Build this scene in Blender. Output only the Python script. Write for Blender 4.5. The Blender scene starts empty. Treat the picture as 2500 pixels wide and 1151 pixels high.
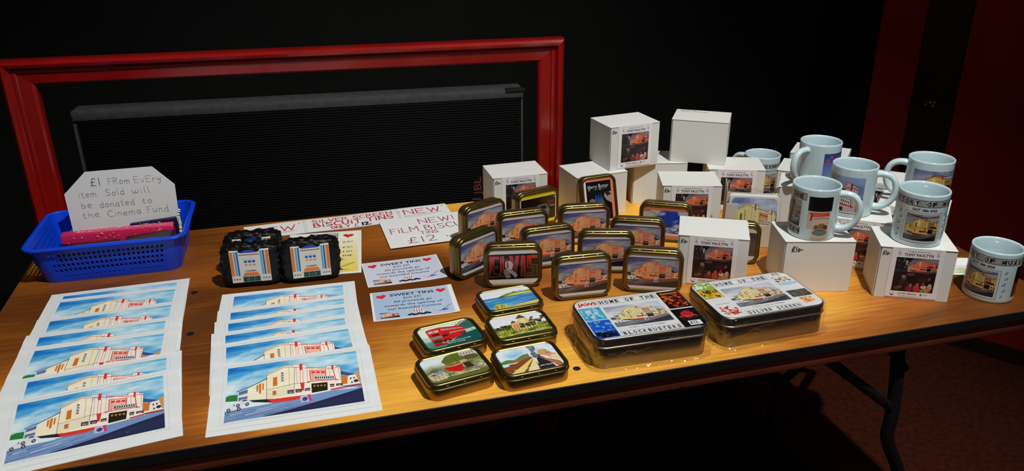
import bpy, bmesh, math, random
from mathutils import Vector, Matrix, noise
from mathutils.geometry import tessellate_polygon
random.seed(7)
C = bpy.context.scene.collection
PI = math.pi

# ---------------------------------------------------------------- camera
YAW, PITCH, ROLL, CAMH, FPX = 0.26656, 0.40356, -0.00711, 0.66963, 1980.37
def cam_axes():
    sy, cy, sp, cp = math.sin(YAW), math.cos(YAW), math.sin(PITCH), math.cos(PITCH)
    f = Vector((sy*cp, cy*cp, -sp)); r = Vector((cy, -sy, 0)); u = r.cross(f)
    c, s = math.cos(ROLL), math.sin(ROLL)
    return c*r+s*u, -s*r+c*u, f
r_, u_, f_ = cam_axes()
cd = bpy.data.cameras.new('camera'); cam = bpy.data.objects.new('camera', cd); C.objects.link(cam)
M = Matrix((r_, u_, -f_)).transposed().to_4x4(); M.translation = Vector((0, 0, CAMH)); cam.matrix_world = M
cd.sensor_fit = 'HORIZONTAL'; cd.sensor_width = 36; cd.lens = FPX/2500*36; cd.clip_start = .01
bpy.context.scene.camera = cam
# ---------------------------------------------------------------- world, lamps, exposure
sc = bpy.context.scene
w = bpy.data.worlds.new('world'); sc.world = w; w.use_nodes = True
w.node_tree.nodes['Background'].inputs[0].default_value = (.75, .85, 1, 1)
w.node_tree.nodes['Background'].inputs[1].default_value = .045
def lamp(name, kind, loc, target, power, col, size, **k):
    l = bpy.data.lights.new(name, kind); o = bpy.data.objects.new(name, l); C.objects.link(o); o.location = loc
    o.rotation_euler = (Vector(target)-Vector(loc)).to_track_quat('-Z', 'Y').to_euler()
    l.energy = power; l.color = col
    if kind == 'AREA': l.size = size
    else: l.shadow_soft_size = size
    for a, b in k.items(): setattr(l, a, b)
    return o
lamp('ceiling_spot', 'SPOT', (.80, .15, 2.70), (.40, 1.15, 0), 300, (1, 1, .975), .035, spot_size=math.radians(64), spot_blend=.7)
lamp('ceiling_lamp', 'SPOT', (1.48, 1.11, 2.9), (.9, 1.3, 0), 16, (1, .93, .84), .12, spot_size=math.radians(110), spot_blend=.6)
for dx in (-.9, -.25, .4):
    lamp('downlight', 'SPOT', (dx, -1.0, 2.85), (dx+.5, 1.2, -.2), 6, (1, .93, .84), .03, spot_size=math.radians(60), spot_blend=.6)
lamp('foyer_lamp', 'AREA', (-.5, .5, 2.7), (-.1, 1.8, .3), 4, (1, .95, .88), .25)
vs = sc.view_settings
vs.view_transform = 'Standard'; vs.look = 'None'; vs.exposure = 0; vs.gamma = 1; vs.use_curve_mapping = False

# ---------------------------------------------------------------- materials
def lin(c):
    return tuple(((v/255)/12.92 if v <= 10 else (((v/255)+.055)/1.055)**2.4) for v in c[:3])
def mat(name, col, rough=.5, metal=0, spec=.5, coat=0, noise_amt=0, nscale=20, bump=0, bscale=60, coatr=.1):
    m = bpy.data.materials.new(name); m.use_nodes = True; n = m.node_tree.nodes; L = m.node_tree.links; b = n['Principled BSDF']
    c = lin(col); b.inputs['Base Color'].default_value = (*c, 1); b.inputs['Roughness'].default_value = rough
    b.inputs['Metallic'].default_value = metal; b.inputs['Specular IOR Level'].default_value = spec
    b.inputs['Coat Weight'].default_value = coat; b.inputs['Coat Roughness'].default_value = coatr
    tc = n.new('ShaderNodeTexCoord')
    if noise_amt:
        t = n.new('ShaderNodeTexNoise'); t.inputs['Scale'].default_value = nscale; t.inputs['Detail'].default_value = 5
        L.new(tc.outputs['Object'], t.inputs['Vector'])
        rp = n.new('ShaderNodeValToRGB'); rp.color_ramp.elements[0].position = .3; rp.color_ramp.elements[1].position = .7
        rp.color_ramp.elements[0].color = (*[v*(1-noise_amt) for v in c], 1); rp.color_ramp.elements[1].color = (*[min(1, v*(1+noise_amt)) for v in c], 1)
        L.new(t.outputs['Fac'], rp.inputs[0]); L.new(rp.outputs[0], b.inputs['Base Color'])
    if bump:
        t = n.new('ShaderNodeTexNoise'); t.inputs['Scale'].default_value = bscale; t.inputs['Detail'].default_value = 3
        L.new(tc.outputs['Object'], t.inputs['Vector'])
        bp = n.new('ShaderNodeBump'); bp.inputs['Strength'].default_value = bump; bp.inputs['Distance'].default_value = .002
        L.new(t.outputs['Fac'], bp.inputs['Height']); L.new(bp.outputs[0], b.inputs['Normal'])
    return m
def ink_mat(name, rough, coat, dark=1.0, spec=.4):
    m = mat(name, (255, 255, 255), rough, spec=spec, coat=coat, coatr=.12); n = m.node_tree.nodes; L = m.node_tree.links
    a = n.new('ShaderNodeAttribute'); a.attribute_name = 'Col'
    L.new(a.outputs['Color'], n['Principled BSDF'].inputs['Base Color'])
    return m
WOODOFF = 29.096  # noise offset picked so pale veneer patches also paint in the table's glare
def wood_mat():
    m = mat('varnished_plywood', (190, 130, 60), .50, spec=1.0); n = m.node_tree.nodes; L = m.node_tree.links; b = n['Principled BSDF']
    tc = n.new('ShaderNodeTexCoord')
    def nz(scale, sx, sy, det=6, dist=.0, off=0):
        mp = n.new('ShaderNodeMapping'); mp.inputs['Scale'].default_value = (sx, sy, 1); mp.inputs['Location'].default_value = (off, off*.7, off*.3); L.new(tc.outputs['Object'], mp.inputs['Vector'])
        t = n.new('ShaderNodeTexNoise'); t.inputs['Scale'].default_value = scale; t.inputs['Detail'].default_value = det; t.inputs['Distortion'].default_value = dist
        L.new(mp.outputs[0], t.inputs['Vector']); return t
    b.inputs['Specular Tint'].default_value = (1, .62, .22, 1)
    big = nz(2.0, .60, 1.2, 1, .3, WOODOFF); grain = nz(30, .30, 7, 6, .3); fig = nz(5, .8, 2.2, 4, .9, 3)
    def mixf(fac, a_, b_):
        mx = n.new('ShaderNodeMix'); mx.data_type = 'FLOAT'; mx.inputs[0].default_value = fac; L.new(a_, mx.inputs[2]); L.new(b_, mx.inputs[3]); return mx.outputs[0]
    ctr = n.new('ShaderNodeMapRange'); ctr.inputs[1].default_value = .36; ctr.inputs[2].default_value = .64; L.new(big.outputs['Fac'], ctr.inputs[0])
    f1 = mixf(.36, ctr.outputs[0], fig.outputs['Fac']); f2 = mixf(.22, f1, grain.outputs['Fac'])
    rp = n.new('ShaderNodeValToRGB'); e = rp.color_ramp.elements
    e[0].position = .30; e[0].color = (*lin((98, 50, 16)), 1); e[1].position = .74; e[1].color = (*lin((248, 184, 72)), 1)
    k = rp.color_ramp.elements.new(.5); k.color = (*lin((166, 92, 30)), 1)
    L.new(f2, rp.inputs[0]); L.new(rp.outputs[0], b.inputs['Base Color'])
    bp = n.new('ShaderNodeBump'); bp.inputs['Strength'].default_value = .12; bp.inputs['Distance'].default_value = .001
    L.new(grain.outputs['Fac'], bp.inputs['Height']); L.new(bp.outputs[0], b.inputs['Normal'])
    return m
def film_mat():
    m = bpy.data.materials.new('clear_film'); m.use_nodes = True; n = m.node_tree.nodes; L = m.node_tree.links; n.clear()
    o = n.new('ShaderNodeOutputMaterial'); tr = n.new('ShaderNodeBsdfTransparent'); gl = n.new('ShaderNodeBsdfGlossy'); mx = n.new('ShaderNodeMixShader')
    tr.inputs[0].default_value = (.97, .97, .97, 1); gl.inputs['Roughness'].default_value = .04; gl.inputs[0].default_value = (1, 1, 1, 1)
    fr = n.new('ShaderNodeLayerWeight'); fr.inputs[0].default_value = .5; pw = n.new('ShaderNodeMath'); pw.operation = 'POWER'; pw.inputs[1].default_value = 4.5; mr = n.new('ShaderNodeMapRange'); mr.inputs[3].default_value = .055; mr.inputs[4].default_value = .6
    tc = n.new('ShaderNodeTexCoord'); t = n.new('ShaderNodeTexNoise'); t.inputs['Scale'].default_value = 34; t.inputs['Detail'].default_value = 3; t.inputs['Distortion'].default_value = 1.6
    bp = n.new('ShaderNodeBump'); bp.inputs['Strength'].default_value = .8; bp.inputs['Distance'].default_value = .004
    L.new(tc.outputs['Object'], t.inputs['Vector']); L.new(t.outputs['Fac'], bp.inputs['Height'])
    L.new(bp.outputs[0], gl.inputs['Normal']); L.new(bp.outputs[0], fr.inputs['Normal'])
    L.new(fr.outputs['Facing'], pw.inputs[0]); L.new(pw.outputs[0], mr.inputs[0]); L.new(mr.outputs[0], mx.inputs[0]); L.new(tr.outputs[0], mx.inputs[1]); L.new(gl.outputs[0], mx.inputs[2]); L.new(mx.outputs[0], o.inputs[0])
    return m
def grille_mat():
    m = mat('black_grille', (5, 5, 5), .6, spec=.06); n = m.node_tree.nodes; L = m.node_tree.links; b = n['Principled BSDF']
    tc = n.new('ShaderNodeTexCoord'); wv = n.new('ShaderNodeTexWave'); wv.bands_direction = 'Z'; wv.inputs['Scale'].default_value = 55; wv.inputs['Distortion'].default_value = 1.2; wv.inputs['Detail'].default_value = 1
    L.new(tc.outputs['Object'], wv.inputs['Vector']); bp = n.new('ShaderNodeBump'); bp.inputs['Strength'].default_value = .8; bp.inputs['Distance'].default_value = .003
    L.new(wv.outputs['Fac'], bp.inputs['Height']); L.new(bp.outputs[0], b.inputs['Normal']); return m
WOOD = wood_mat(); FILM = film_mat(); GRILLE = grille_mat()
INK = ink_mat('printed_ink', .42, .25); INKG = ink_mat('glossy_ink', .22, .5); INKM = ink_mat('matt_ink', .7, 0); INKC = ink_mat('mug_ink', .25, .3)
BLACKEDGE = mat('black_edging', (14, 13, 11), .55, noise_amt=.3, nscale=40)
APRON = mat('brown_stained_wood', (118, 52, 36), .5, noise_amt=.25, nscale=12)
STEEL = mat('black_steel_tube', (12, 10, 9), .5, noise_amt=.2, nscale=30)
CARD = mat('white_carton', (222, 222, 217), .6, spec=.25, bump=.05, bscale=90)
PAPER = mat('white_paper', (232, 234, 232), .55, spec=.3, bump=.03, bscale=120)
SLEEVE = mat('print_mount_board', (230, 234, 234), .45, spec=.4, coat=.35, coatr=.15, bump=.06, bscale=25)
GOLD = mat('gold_tin', (118, 106, 62), .31, metal=.92, noise_amt=.08, nscale=60)
GOLDB = mat('gold_tin_body', (158, 130, 82), .38, metal=.95, noise_amt=.08, nscale=60)
SILVER = mat('silver_tin', (150, 144, 136), .34, metal=1, noise_amt=.05, nscale=30)
CERAM = mat('white_ceramic', (200, 221, 226), .16, spec=.5, coat=.3, coatr=.05, noise_amt=.02, nscale=8)
BLUE = mat('blue_plastic', (8, 66, 214), .35, spec=.45, noise_amt=.05, nscale=30)
PINK = mat('pink_foil', (214, 40, 92), .3, spec=.6, coat=.5, bump=.5, bscale=180)
BLACKP = mat('black_packet', (9, 9, 11), .4, spec=.3, coat=.15, bump=.2, bscale=60)
NAVY = mat('navy_packet', (22, 22, 60), .25, spec=.6, coat=.4, bump=.2, bscale=60)
GLITTER = mat('gold_foil', (250, 226, 190), .3, spec=.9, noise_amt=.3, nscale=300)
LUMPY = mat('black_lumpy_gloss', (7, 7, 7), .48, spec=.3, coat=.05, coatr=.12, bump=.35, bscale=90)
RED = mat('red_gloss_paint', (138, 16, 14), .22, spec=.5, coat=.4, coatr=.1, noise_amt=.12, nscale=9, bump=.12, bscale=70)
SPK = mat('black_speaker_case', (56, 58, 58), .5, spec=.4, noise_amt=.2, nscale=60)
WALLB = mat('black_wall_paint', (16, 17, 15), .8, spec=.1, noise_amt=.15, nscale=5)
WALLR = mat('dark_red_wall_paint', (120, 26, 16), .7, spec=.1, noise_amt=.15, nscale=4)
TRIMB = mat('dark_brown_trim', (34, 18, 8), .6, spec=.2, noise_amt=.2, nscale=12)
FLOORM = mat('dark_red_carpet', (60, 26, 16), .95, spec=.05, noise_amt=.3, nscale=70)
CEILM = mat('black_ceiling', (14, 14, 14), .9, spec=.1, noise_amt=.1)
FABRIC = mat('black_fabric', (8, 8, 8), .9, spec=.1, noise_amt=.2, nscale=50)
GREYM = mat('grey_metal', (120, 120, 118), .4, metal=1, noise_amt=.1)
TANCARD = mat('tan_carton', (205, 196, 178), .65, spec=.2, noise_amt=.03, nscale=30)

# ---------------------------------------------------------------- helpers
def link(name, me, parent=None, m=None, smooth=False, angle=None):
    o = bpy.data.objects.new(name, me); C.objects.link(o)
    if m is not None and not me.materials: me.materials.append(m)
    if parent is not None: o.parent = parent
    if smooth:
        for p in me.polygons: p.use_smooth = True
        if angle: me.set_sharp_from_angle(angle=math.radians(angle))
    return o
def pymesh(name, v, f, parent=None, m=None, smooth=False, angle=None):
    me = bpy.data.meshes.new(name); me.from_pydata([tuple(a) for a in v], [], f); me.update()
    return link(name, me, parent, m, smooth, angle)
def empty(name, loc=(0, 0, 0), rot=(0, 0, 0)):
    o = bpy.data.objects.new(name, None); C.objects.link(o); o.location = loc; o.rotation_euler = rot; o.empty_display_size = .02; return o
def tag(o, label, cat, group=None):
    o['label'] = label; o['category'] = cat
    if group: o['group'] = group
    return o
def struct(o): o['kind'] = 'structure'; return o
def copy_tree(o, parent=None):
    c = o.copy(); C.objects.link(c)
    if parent: c.parent = parent
    for ch in list(o.children): copy_tree(ch, c)
    return c
def box_bm(x0, x1, y0, y1, z0, z1, bev=0, bm=None, seg=2):
    b = bmesh.new(); r = bmesh.ops.create_cube(b, size=1)
    for v in b.verts: v.co = Vector((x0+(v.co.x+.5)*(x1-x0), y0+(v.co.y+.5)*(y1-y0), z0+(v.co.z+.5)*(z1-z0)))
    if bev: bmesh.ops.bevel(b, geom=b.edges[:], offset=bev, segments=seg, affect='EDGES', profile=.5)
    if bm is None: return b
    me = bpy.data.meshes.new('t'); b.to_mesh(me); b.free(); bm.from_mesh(me); bpy.data.meshes.remove(me); return bm
def bm_obj(name, bm, parent=None, m=None, smooth=False, angle=None):
    me = bpy.data.meshes.new(name); bm.to_mesh(me); bm.free(); return link(name, me, parent, m, smooth, angle)
def box_obj(name, x0, x1, y0, y1, z0, z1, m, parent=None, bev=.0):
    return bm_obj(name, box_bm(x0, x1, y0, y1, z0, z1, bev), parent, m, bev > 0, 40)
def rr(W, H, r, n=8):
    p = []
    for cx, cy, a0 in ((W/2-r, H/2-r, 0), (-W/2+r, H/2-r, 90), (-W/2+r, -H/2+r, 180), (W/2-r, -H/2+r, 270)):
        for i in range(n+1):
            a = math.radians(a0+90*i/n); p.append((cx+r*math.cos(a), cy+r*math.sin(a)))
    return p
def rr_loft(W, H, r, prof, n=8, cap0=True, cap1=True):
    """prof: list of (inset, z)"""
    v = []; f = []; k = 4*(n+1)
    for ins, z in prof:
        v += [(x, y, z) for x, y in rr(W-2*ins, H-2*ins, max(r-ins, .0005), n)]
    for j in range(len(prof)-1):
        for i in range(k):
            a, b = j*k+i, j*k+(i+1) % k; f.append((a, b, b+k, a+k))
    if cap0: f.append(tuple(reversed(range(k))))
    if cap1: f.append(tuple(range((len(prof)-1)*k, len(prof)*k)))
    return v, f
def lathe(prof, n=64):
    v = []; f = []
    for j, (r, z) in enumerate(prof):
        v += [(r*math.cos(2*PI*i/n), r*math.sin(2*PI*i/n), z) for i in range(n)]
    for j in range(len(prof)-1):
        for i in range(n):
            a, b = j*n+i, j*n+(i+1) % n; f.append((a, b, b+n, a+n))
    f.append(tuple(reversed(range(n)))); f.append(tuple(range((len(prof)-1)*n, len(prof)*n)))
    return v, f
def tube(pts, rads, n=12, closed=False, flat=1.0, upv=None):
    """sweep; rads number or list; flat scales across binormal"""
    pts = [Vector(p) for p in pts]; m = len(pts); v = []; f = []
    prev = upv or Vector((0, 0, 1))
    for i, p in enumerate(pts):
        t = (pts[min(i+1, m-1)]-pts[max(i-1, 0)]).normalized()
        s = prev - prev.dot(t)*t
        if s.length < 1e-4: s = Vector((1, 0, 0)) - t.x*t
        s.normalize(); q = t.cross(s); prev = s
        r = rads[i] if isinstance(rads, (list, tuple)) else rads
        for k in range(n):
            a = 2*PI*k/n; v.append(p + s*r*math.cos(a) + q*r*flat*math.sin(a))
    for i in range(m-1):
        for k in range(n):
            a, b = i*n+k, i*n+(k+1) % n; f.append((a, b, b+n, a+n))
    f.append(tuple(reversed(range(n)))); f.append(tuple(range((m-1)*n, m*n)))
    return v, f
def smooth_path(pts, it=2):
    for _ in range(it):
        q = [pts[0]]
        for a, b in zip(pts[:-1], pts[1:]):
            q.append(tuple(.75*x+.25*y for x, y in zip(a, b))); q.append(tuple(.25*x+.75*y for x, y in zip(a, b)))
        q.append(pts[-1]); pts = q
    return pts

# ---------------------------------------------------------------- flat artwork (coloured shapes laid on a surface)
TXT = {}
def text_tris(s, bold):
    key = (s, bold)
    if key in TXT: return TXT[key]
    cu = bpy.data.curves.new('t', 'FONT'); cu.body = s; cu.size = 1; cu.offset = bold; cu.resolution_u = 2; cu.fill_mode = 'FRONT'
    o = bpy.data.objects.new('t', cu); C.objects.link(o); bpy.context.view_layer.update()
    me = o.evaluated_get(bpy.context.evaluated_depsgraph_get()).to_mesh()
    vs_ = [v.co.copy() for v in me.vertices]; fs = [[(vs_[i].x, vs_[i].y) for i in p.vertices] for p in me.polygons]
    bpy.data.objects.remove(o); bpy.data.curves.remove(cu)
    xs = [x for p in fs for x, _ in p] or [0, 1]; x0, x1 = min(xs), max(xs)
    TXT[key] = ([[(x-x0, y) for x, y in p] for p in fs], x1-x0); return TXT[key]
G = {'A': (6, [[(0, 0), (3, 9), (6, 0)], [(1.2, 3.5), (4.8, 3.5)]]), 'B': (6, [[(0, 0), (0, 9)], [(0, 9), (3.5, 9), (4.6, 7), (3.5, 5), (0, 4.8)], [(3, 5), (5.6, 4), (5.6, 1), (3.5, 0), (0, 0)]]),
 'C': (6, [[(6, 8), (4, 9), (1.5, 8.5), (0, 5.5), (0, 3), (1.5, .5), (4, 0), (6, 1)]]), 'E': (5.5, [[(5.5, 9), (0, 9), (0, 0), (5.5, 0)], [(0, 4.7), (4.3, 4.7)]]),
 'F': (5.5, [[(5.8, 9), (0, 9)], [(1.2, 9), (1, 0)], [(1, 5), (4.5, 5)]]), 'I': (1, [[(.5, 0), (.5, 9)]]), 'i': (1.5, [[(.7, 0), (.7, 5.6)], [(.7, 8), (.9, 8.5)]]), 'L': (5, [[(0, 9), (0, 0), (5, 0)]]),
 'M': (7, [[(0, 0), (0, 9), (3.5, 4), (7, 9), (7, 0)]]), 'N': (6, [[(0, 0), (0, 9), (6, 0), (6, 9)]]), 'O': (6, [[(3, 9), (.6, 7.5), (0, 4.5), (.6, 1.5), (3, 0), (5.4, 1.5), (6, 4.5), (5.4, 7.5), (3, 9)]]),
 'R': (6, [[(0, 0), (0, 9)], [(0, 9), (4.5, 8.6), (5, 6.5), (4, 5), (0, 4.5)], [(2, 4.5), (6, 0)]]), 'S': (5.8, [[(5.5, 8), (3.5, 9), (1, 8.5), (.3, 6.8), (1.5, 5.2), (4.5, 4), (5.7, 2.2), (4.5, .5), (2.3, 0), (0, 1.2)]]),
 'T': (6, [[(0, 9), (6, 9)], [(3, 9), (3, 0)]]), 'U': (6, [[(0, 9), (0, 3), (1.5, .2), (4, .2), (5.6, 3), (5.8, 9)]]), 'V': (6, [[(0, 9), (3, 0), (6, 9)]]), 'W': (8, [[(0, 9), (2, 0), (4, 7), (6, 0), (8, 9)]]),
 'Y': (6, [[(0, 9), (3, 4.5), (6, 9)], [(3, 4.5), (3, 0)]]), '\u00a3': (6, [[(5.5, 7.6), (4.5, 9), (2.8, 8.6), (2.2, 6.5), (2.2, 3), (1.2, .6), (0, 0), (2, .8), (5.5, 0)], [(.3, 4.3), (4.6, 4.6)]]),
 '1': (1.5, [[(.8, 0), (.9, 9)]]), '2': (5, [[(0, 7.4), (1.5, 9), (3.8, 8.8), (4.6, 6.8), (3, 3.5), (0, 0), (5, .2)]]), '0': (3.8, [[(2, 5.5), (.4, 4.3), (.2, 1.6), (1.9, 0), (3.5, 1.4), (3.6, 4), (2, 5.5)]]), '-': (2.5, [[(0, 3), (2.5, 3.2)]]), '.': (1, [[(.2, .4), (.7, .8)]]),
 '!': (1.2, [[(.6, 9), (.5, 2.6)], [(.5, .6), (.7, 0)]]), "'": (1, [[(.5, 9), (0, 7.4)]]), '/': (3, [[(0, 0), (3, 9)]]),
 't': (4, [[(1.6, 8), (1.5, 1.2), (2.3, 0), (3.6, .6)], [(0, 5.2), (3.6, 5.6)]]), 'e': (4.4, [[(.3, 2.8), (4.2, 3), (3.6, 5), (2, 5.6), (.4, 4.2), (.2, 1.6), (1.8, 0), (4.2, .6)]]),
 'm': (7, [[(0, 5.5), (.2, 0)], [(.1, 3.5), (1.8, 5.5), (3.2, 4.6), (3.3, 0)], [(3.3, 3.5), (5, 5.5), (6.5, 4.6), (6.8, 0)]]), 'o': (4.4, [[(2.2, 5.6), (.4, 4.4), (.2, 1.6), (2.1, 0), (4, 1.5), (4.1, 4.2), (2.2, 5.6)]]),
 'l': (1.6, [[(.5, 9), (.6, .8), (1.6, 0)]]), 'd': (4.6, [[(4.2, 4.6), (2, 5.6), (.3, 4), (.4, 1.2), (2.2, 0), (4.2, 1.6)], [(4.3, 9.4), (4.2, 1), (4.8, 0)]]), 'w': (6.4, [[(0, 5.4), (.8, .6), (2, 0), (3.2, 2), (3.2, 4.8), (3.4, 1), (4.8, 0), (6, 2), (6.4, 5.6)]]),
 'b': (4.4, [[(.3, 9), (.3, .2)], [(.3, 3.8), (2.2, 5.5), (4, 4), (4, 1.4), (2.2, 0), (.3, .8)]]), 'n': (4.4, [[(0, 5.5), (.2, 0)], [(.1, 3.2), (2, 5.5), (3.9, 4.4), (4.1, 0)]]), 'a': (4.6, [[(4, 4.6), (2, 5.6), (.3, 4), (.3, 1.2), (2, 0), (4, 1.8)], [(4.1, 5.6), (4.1, 1), (4.8, 0)]]),
 'h': (4.4, [[(.2, 9), (.2, 0)], [(.2, 3.2), (2, 5.5), (3.9, 4.4), (4.1, 0)]]), 'u': (4.6, [[(0, 5.5), (.2, 1.6), (1.8, 0), (3.9, 1.4), (4.1, 5.5)], [(4.1, 2), (4.6, 0)]]), 'r': (3.4, [[(0, 5.6), (.3, 0)], [(.3, 3.2), (1.6, 5.2), (3.4, 5.2)]]),
 'v': (5, [[(0, 5.4), (2.4, 0), (5, 5.8)]]), 'y': (4.6, [[(0, 5.4), (.6, 2.4), (2.4, 1.6), (4.2, 4)], [(4.3, 5.6), (4, 0), (2.4, -3.2), (.8, -2.6)]])}
CURVED = set('BCOSRU\u00a3' + '20temoldwbnahuryi')
def inside(poly, a, b):
    out = []
    for i in range(len(poly)):
        p, q = poly[i-1], poly[i]
        dp = (b[0]-a[0])*(p[1]-a[1])-(b[1]-a[1])*(p[0]-a[0]); dq = (b[0]-a[0])*(q[1]-a[1])-(b[1]-a[1])*(q[0]-a[0])
        if (dp < 0) != (dq < 0):
            t = dp/(dp-dq); out.append(tuple(x+t*(y-x) for x, y in zip(p, q)))
        if dq >= 0: out.append(q)
    return out
class Art:
    def __init__(s, clip=None): s.it = []; s.k = 0; s.clip = clip; s.tf = lambda x, y: (x, y)
    def _add(s, pts):
        if s.clip:
            for i in range(len(s.clip)):
                pts = inside(pts, s.clip[i-1], s.clip[i])
                if len(pts) < 3: return
        s.it.append((s.k, pts))
    def _p(s, pts, cols):
        pts = [s.tf(*p) for p in pts]
        if len(pts) > 3:
            for t in tessellate_polygon([[Vector((x, y, 0)) for x, y in pts]]):
                a = [(*pts[i], *cols[i]) for i in t if i < len(pts)]
                if len(a) < 3: continue
                ar = (a[1][0]-a[0][0])*(a[2][1]-a[0][1])-(a[1][1]-a[0][1])*(a[2][0]-a[0][0])
                if ar < 0: a.reverse()
                if abs(ar) > 1e-12: s._add(a)
        else:
            a = [(*p, *c) for p, c in zip(pts, cols)]
            ar = (a[1][0]-a[0][0])*(a[2][1]-a[0][1])-(a[1][1]-a[0][1])*(a[2][0]-a[0][0])
            if ar < 0: a.reverse()
            s._add(a)
    def poly(s, pts, col):
        c = lin(col); s.k += 1; s._p(pts, [c]*len(pts))
    def gpoly(s, pts, cols): s.k += 1; s._p(pts, [lin(c) for c in cols])
    def rect(s, x0, y0, x1, y1, col): s.poly([(x0, y0), (x1, y0), (x1, y1), (x0, y1)], col)
    def line(s, pts, w, col, closed=False, layer=True):
        if layer: s.k += 1
        c = lin(col); pts = list(pts)+([pts[0]] if closed else [])
        for a, b in zip(pts[:-1], pts[1:]):
            dx, dy = b[0]-a[0], b[1]-a[1]; l = math.hypot(dx, dy)
            if l < 1e-9: continue
            ux, uy = dx/l*w/2, dy/l*w/2
            s._p([(a[0]-ux-uy, a[1]-uy+ux), (a[0]-ux+uy, a[1]-uy-ux), (b[0]+ux+uy, b[1]+uy-ux), (b[0]+ux-uy, b[1]+uy+ux)], [c]*4)
    def ell(s, cx, cy, rx, ry, col, n=20, a0=0, a1=360):
        s.poly([(cx+rx*math.cos(math.radians(a0+(a1-a0)*i/n)), cy+ry*math.sin(math.radians(a0+(a1-a0)*i/n))) for i in range(n if a1-a0 == 360 else n+1)], col)
    def grid(s, x0, y0, x1, y1, nx, ny, fn):
        s.k += 1; P = [[(x0+(x1-x0)*i/nx, y0+(y1-y0)*j/ny) for i in range(nx+1)] for j in range(ny+1)]
        Q = [[lin(fn(i/nx, j/ny)) for i in range(nx+1)] for j in range(ny+1)]
        for j in range(ny):
            for i in range(nx):
                s._p([P[j][i], P[j][i+1], P[j+1][i+1]], [Q[j][i], Q[j][i+1], Q[j+1][i+1]]); s._p([P[j][i], P[j+1][i+1], P[j+1][i]], [Q[j][i], Q[j+1][i+1], Q[j+1][i]])
    def text(s, st, x, y, h, col, align='C', bold=0., w=None, rot=0, shear=0):
        tr, wd = text_tris(st, bold); sc_ = h/.72; sx = sc_ if w is None else w/max(wd, 1e-6); W = wd*sx
        ox = {'C': -W/2, 'L': 0, 'R': -W}[align]; c = lin(col); s.k += 1; cr, sr = math.cos(rot), math.sin(rot)
        for p in tr:
            q = []
            for a, b in p:
                X, Y = ox+a*sx+shear*b*sc_, b*sc_; q.append((x+cr*X-sr*Y, y+sr*X+cr*Y))
            s._p(q, [c]*len(q))
    def hand(s, st, x, y, h, col, wd, width=None, rot=0, gap=2.2, jit=.0, space=4.5):
        k = h/9; tot = sum((G[c][0]+gap) if c in G else space for c in st); sx = k if width is None else width/tot
        cx = 0; cr, sr = math.cos(rot), math.sin(rot); s.k += 1; rnd = random.Random(len(st)*7+ord(st[0]))
        for ch in st:
            if ch not in G: cx += space*sx; continue
            g = G[ch]; dy = rnd.uniform(-jit, jit)*h
            for stq in g[1]:
                p = [(cx+a*sx, b*k+dy) for a, b in stq]
                if ch in CURVED and len(p) > 2: p = smooth_path(p, 2)
                s.line([(x+cr*a-sr*b, y+sr*a+cr*b) for a, b in p], wd, col, layer=False)
            cx += (g[0]+gap)*sx
        return cx
    def slice(s, ax, step):
        """cut at multiples of step along axis ax so the shape can follow a curved surface"""
        out = []
        for k, p in s.it:
            lo, hi = min(q[ax] for q in p), max(q[ax] for q in p); i = math.floor(lo/step+1e-6)
            while p and len(p) >= 3:
                c = (i+1)*step
                if c >= hi-1e-9: out.append((k, p)); break
                a, b = ((c, 1), (c, 0)) if ax == 0 else ((0, c), (1, c))
                # left of a->b keep
                A = inside(p, (c, 0), (c, 1)) if ax == 0 else inside(p, (1, c), (0, c))
                B = inside(p, (c, 1), (c, 0)) if ax == 0 else inside(p, (0, c), (1, c))
                if len(A) >= 3: out.append((k, A))
                p = B; i += 1
        s.it = out; return s
    def build(s, name, parent, mp, m=None, dz=2.0e-5, base=1.2e-4):
        v = []; f = []; cols = []
        xs = [q[0] for _, p in s.it for q in p]; ys = [q[1] for _, p in s.it for q in p]
        X0, Y0, XW, YW = min(xs), min(ys), max(max(xs)-min(xs), 1e-6), max(max(ys)-min(ys), 1e-6); N = 72; cell = {}; out = []
        for k, p in s.it:      # each shape gets the lowest layer that is above everything it covers
            i0, i1 = int((min(q[0] for q in p)-X0)/XW*N), int((max(q[0] for q in p)-X0)/XW*N); j0, j1 = int((min(q[1] for q in p)-Y0)/YW*N), int((max(q[1] for q in p)-Y0)/YW*N); L_ = 0
            for i in range(i0, i1+1):
                for j in range(j0, j1+1):
                    c = cell.get((i, j))
                    if c: L_ = max(L_, c[0] if c[1] == k else c[0]+1)
            for i in range(i0, i1+1):
                for j in range(j0, j1+1):
                    c = cell.get((i, j))
                    if c is None or c[0] <= L_: cell[(i, j)] = (L_, k)
            out.append((L_, p))
        dz = min(dz, 2.6e-4/max(1, max(o_[0] for o_ in out)))
        for k, p in out:
            i0 = len(v)
            for q in p: v.append(mp(q[0], q[1], base+k*dz)); cols += [q[2], q[3], q[4], 1]
            f.append(tuple(range(i0, i0+len(p))))
        me = bpy.data.meshes.new(name); me.from_pydata([tuple(a) for a in v], [], f)
        at = me.color_attributes.new('Col', 'FLOAT_COLOR', 'CORNER'); at.data.foreach_set('color', cols); me.update()
        return link(name, me, parent, m or INK)
flatmap = lambda x, y, h: (x, y, h)
def fr(x, y, o=4): return noise.fractal(Vector((x, y, .37)), 1.0, 2.0, o)
def mixc(a, b, t): t = max(0, min(1, t)); return tuple(x+(y-x)*t for x, y in zip(a, b))
def heart(a, cx, cy, s, col, rot=0):
    p = []
    for i in range(28):
        t = 2*PI*i/28; x = 16*math.sin(t)**3/17; y = (13*math.cos(t)-5*math.cos(2*t)-2*math.cos(3*t)-math.cos(4*t))/17
        p.append((cx+s*(x*math.cos(rot)-y*math.sin(rot)), cy+s*(x*math.sin(rot)+y*math.cos(rot))))
    a.poly(p, col)
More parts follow.
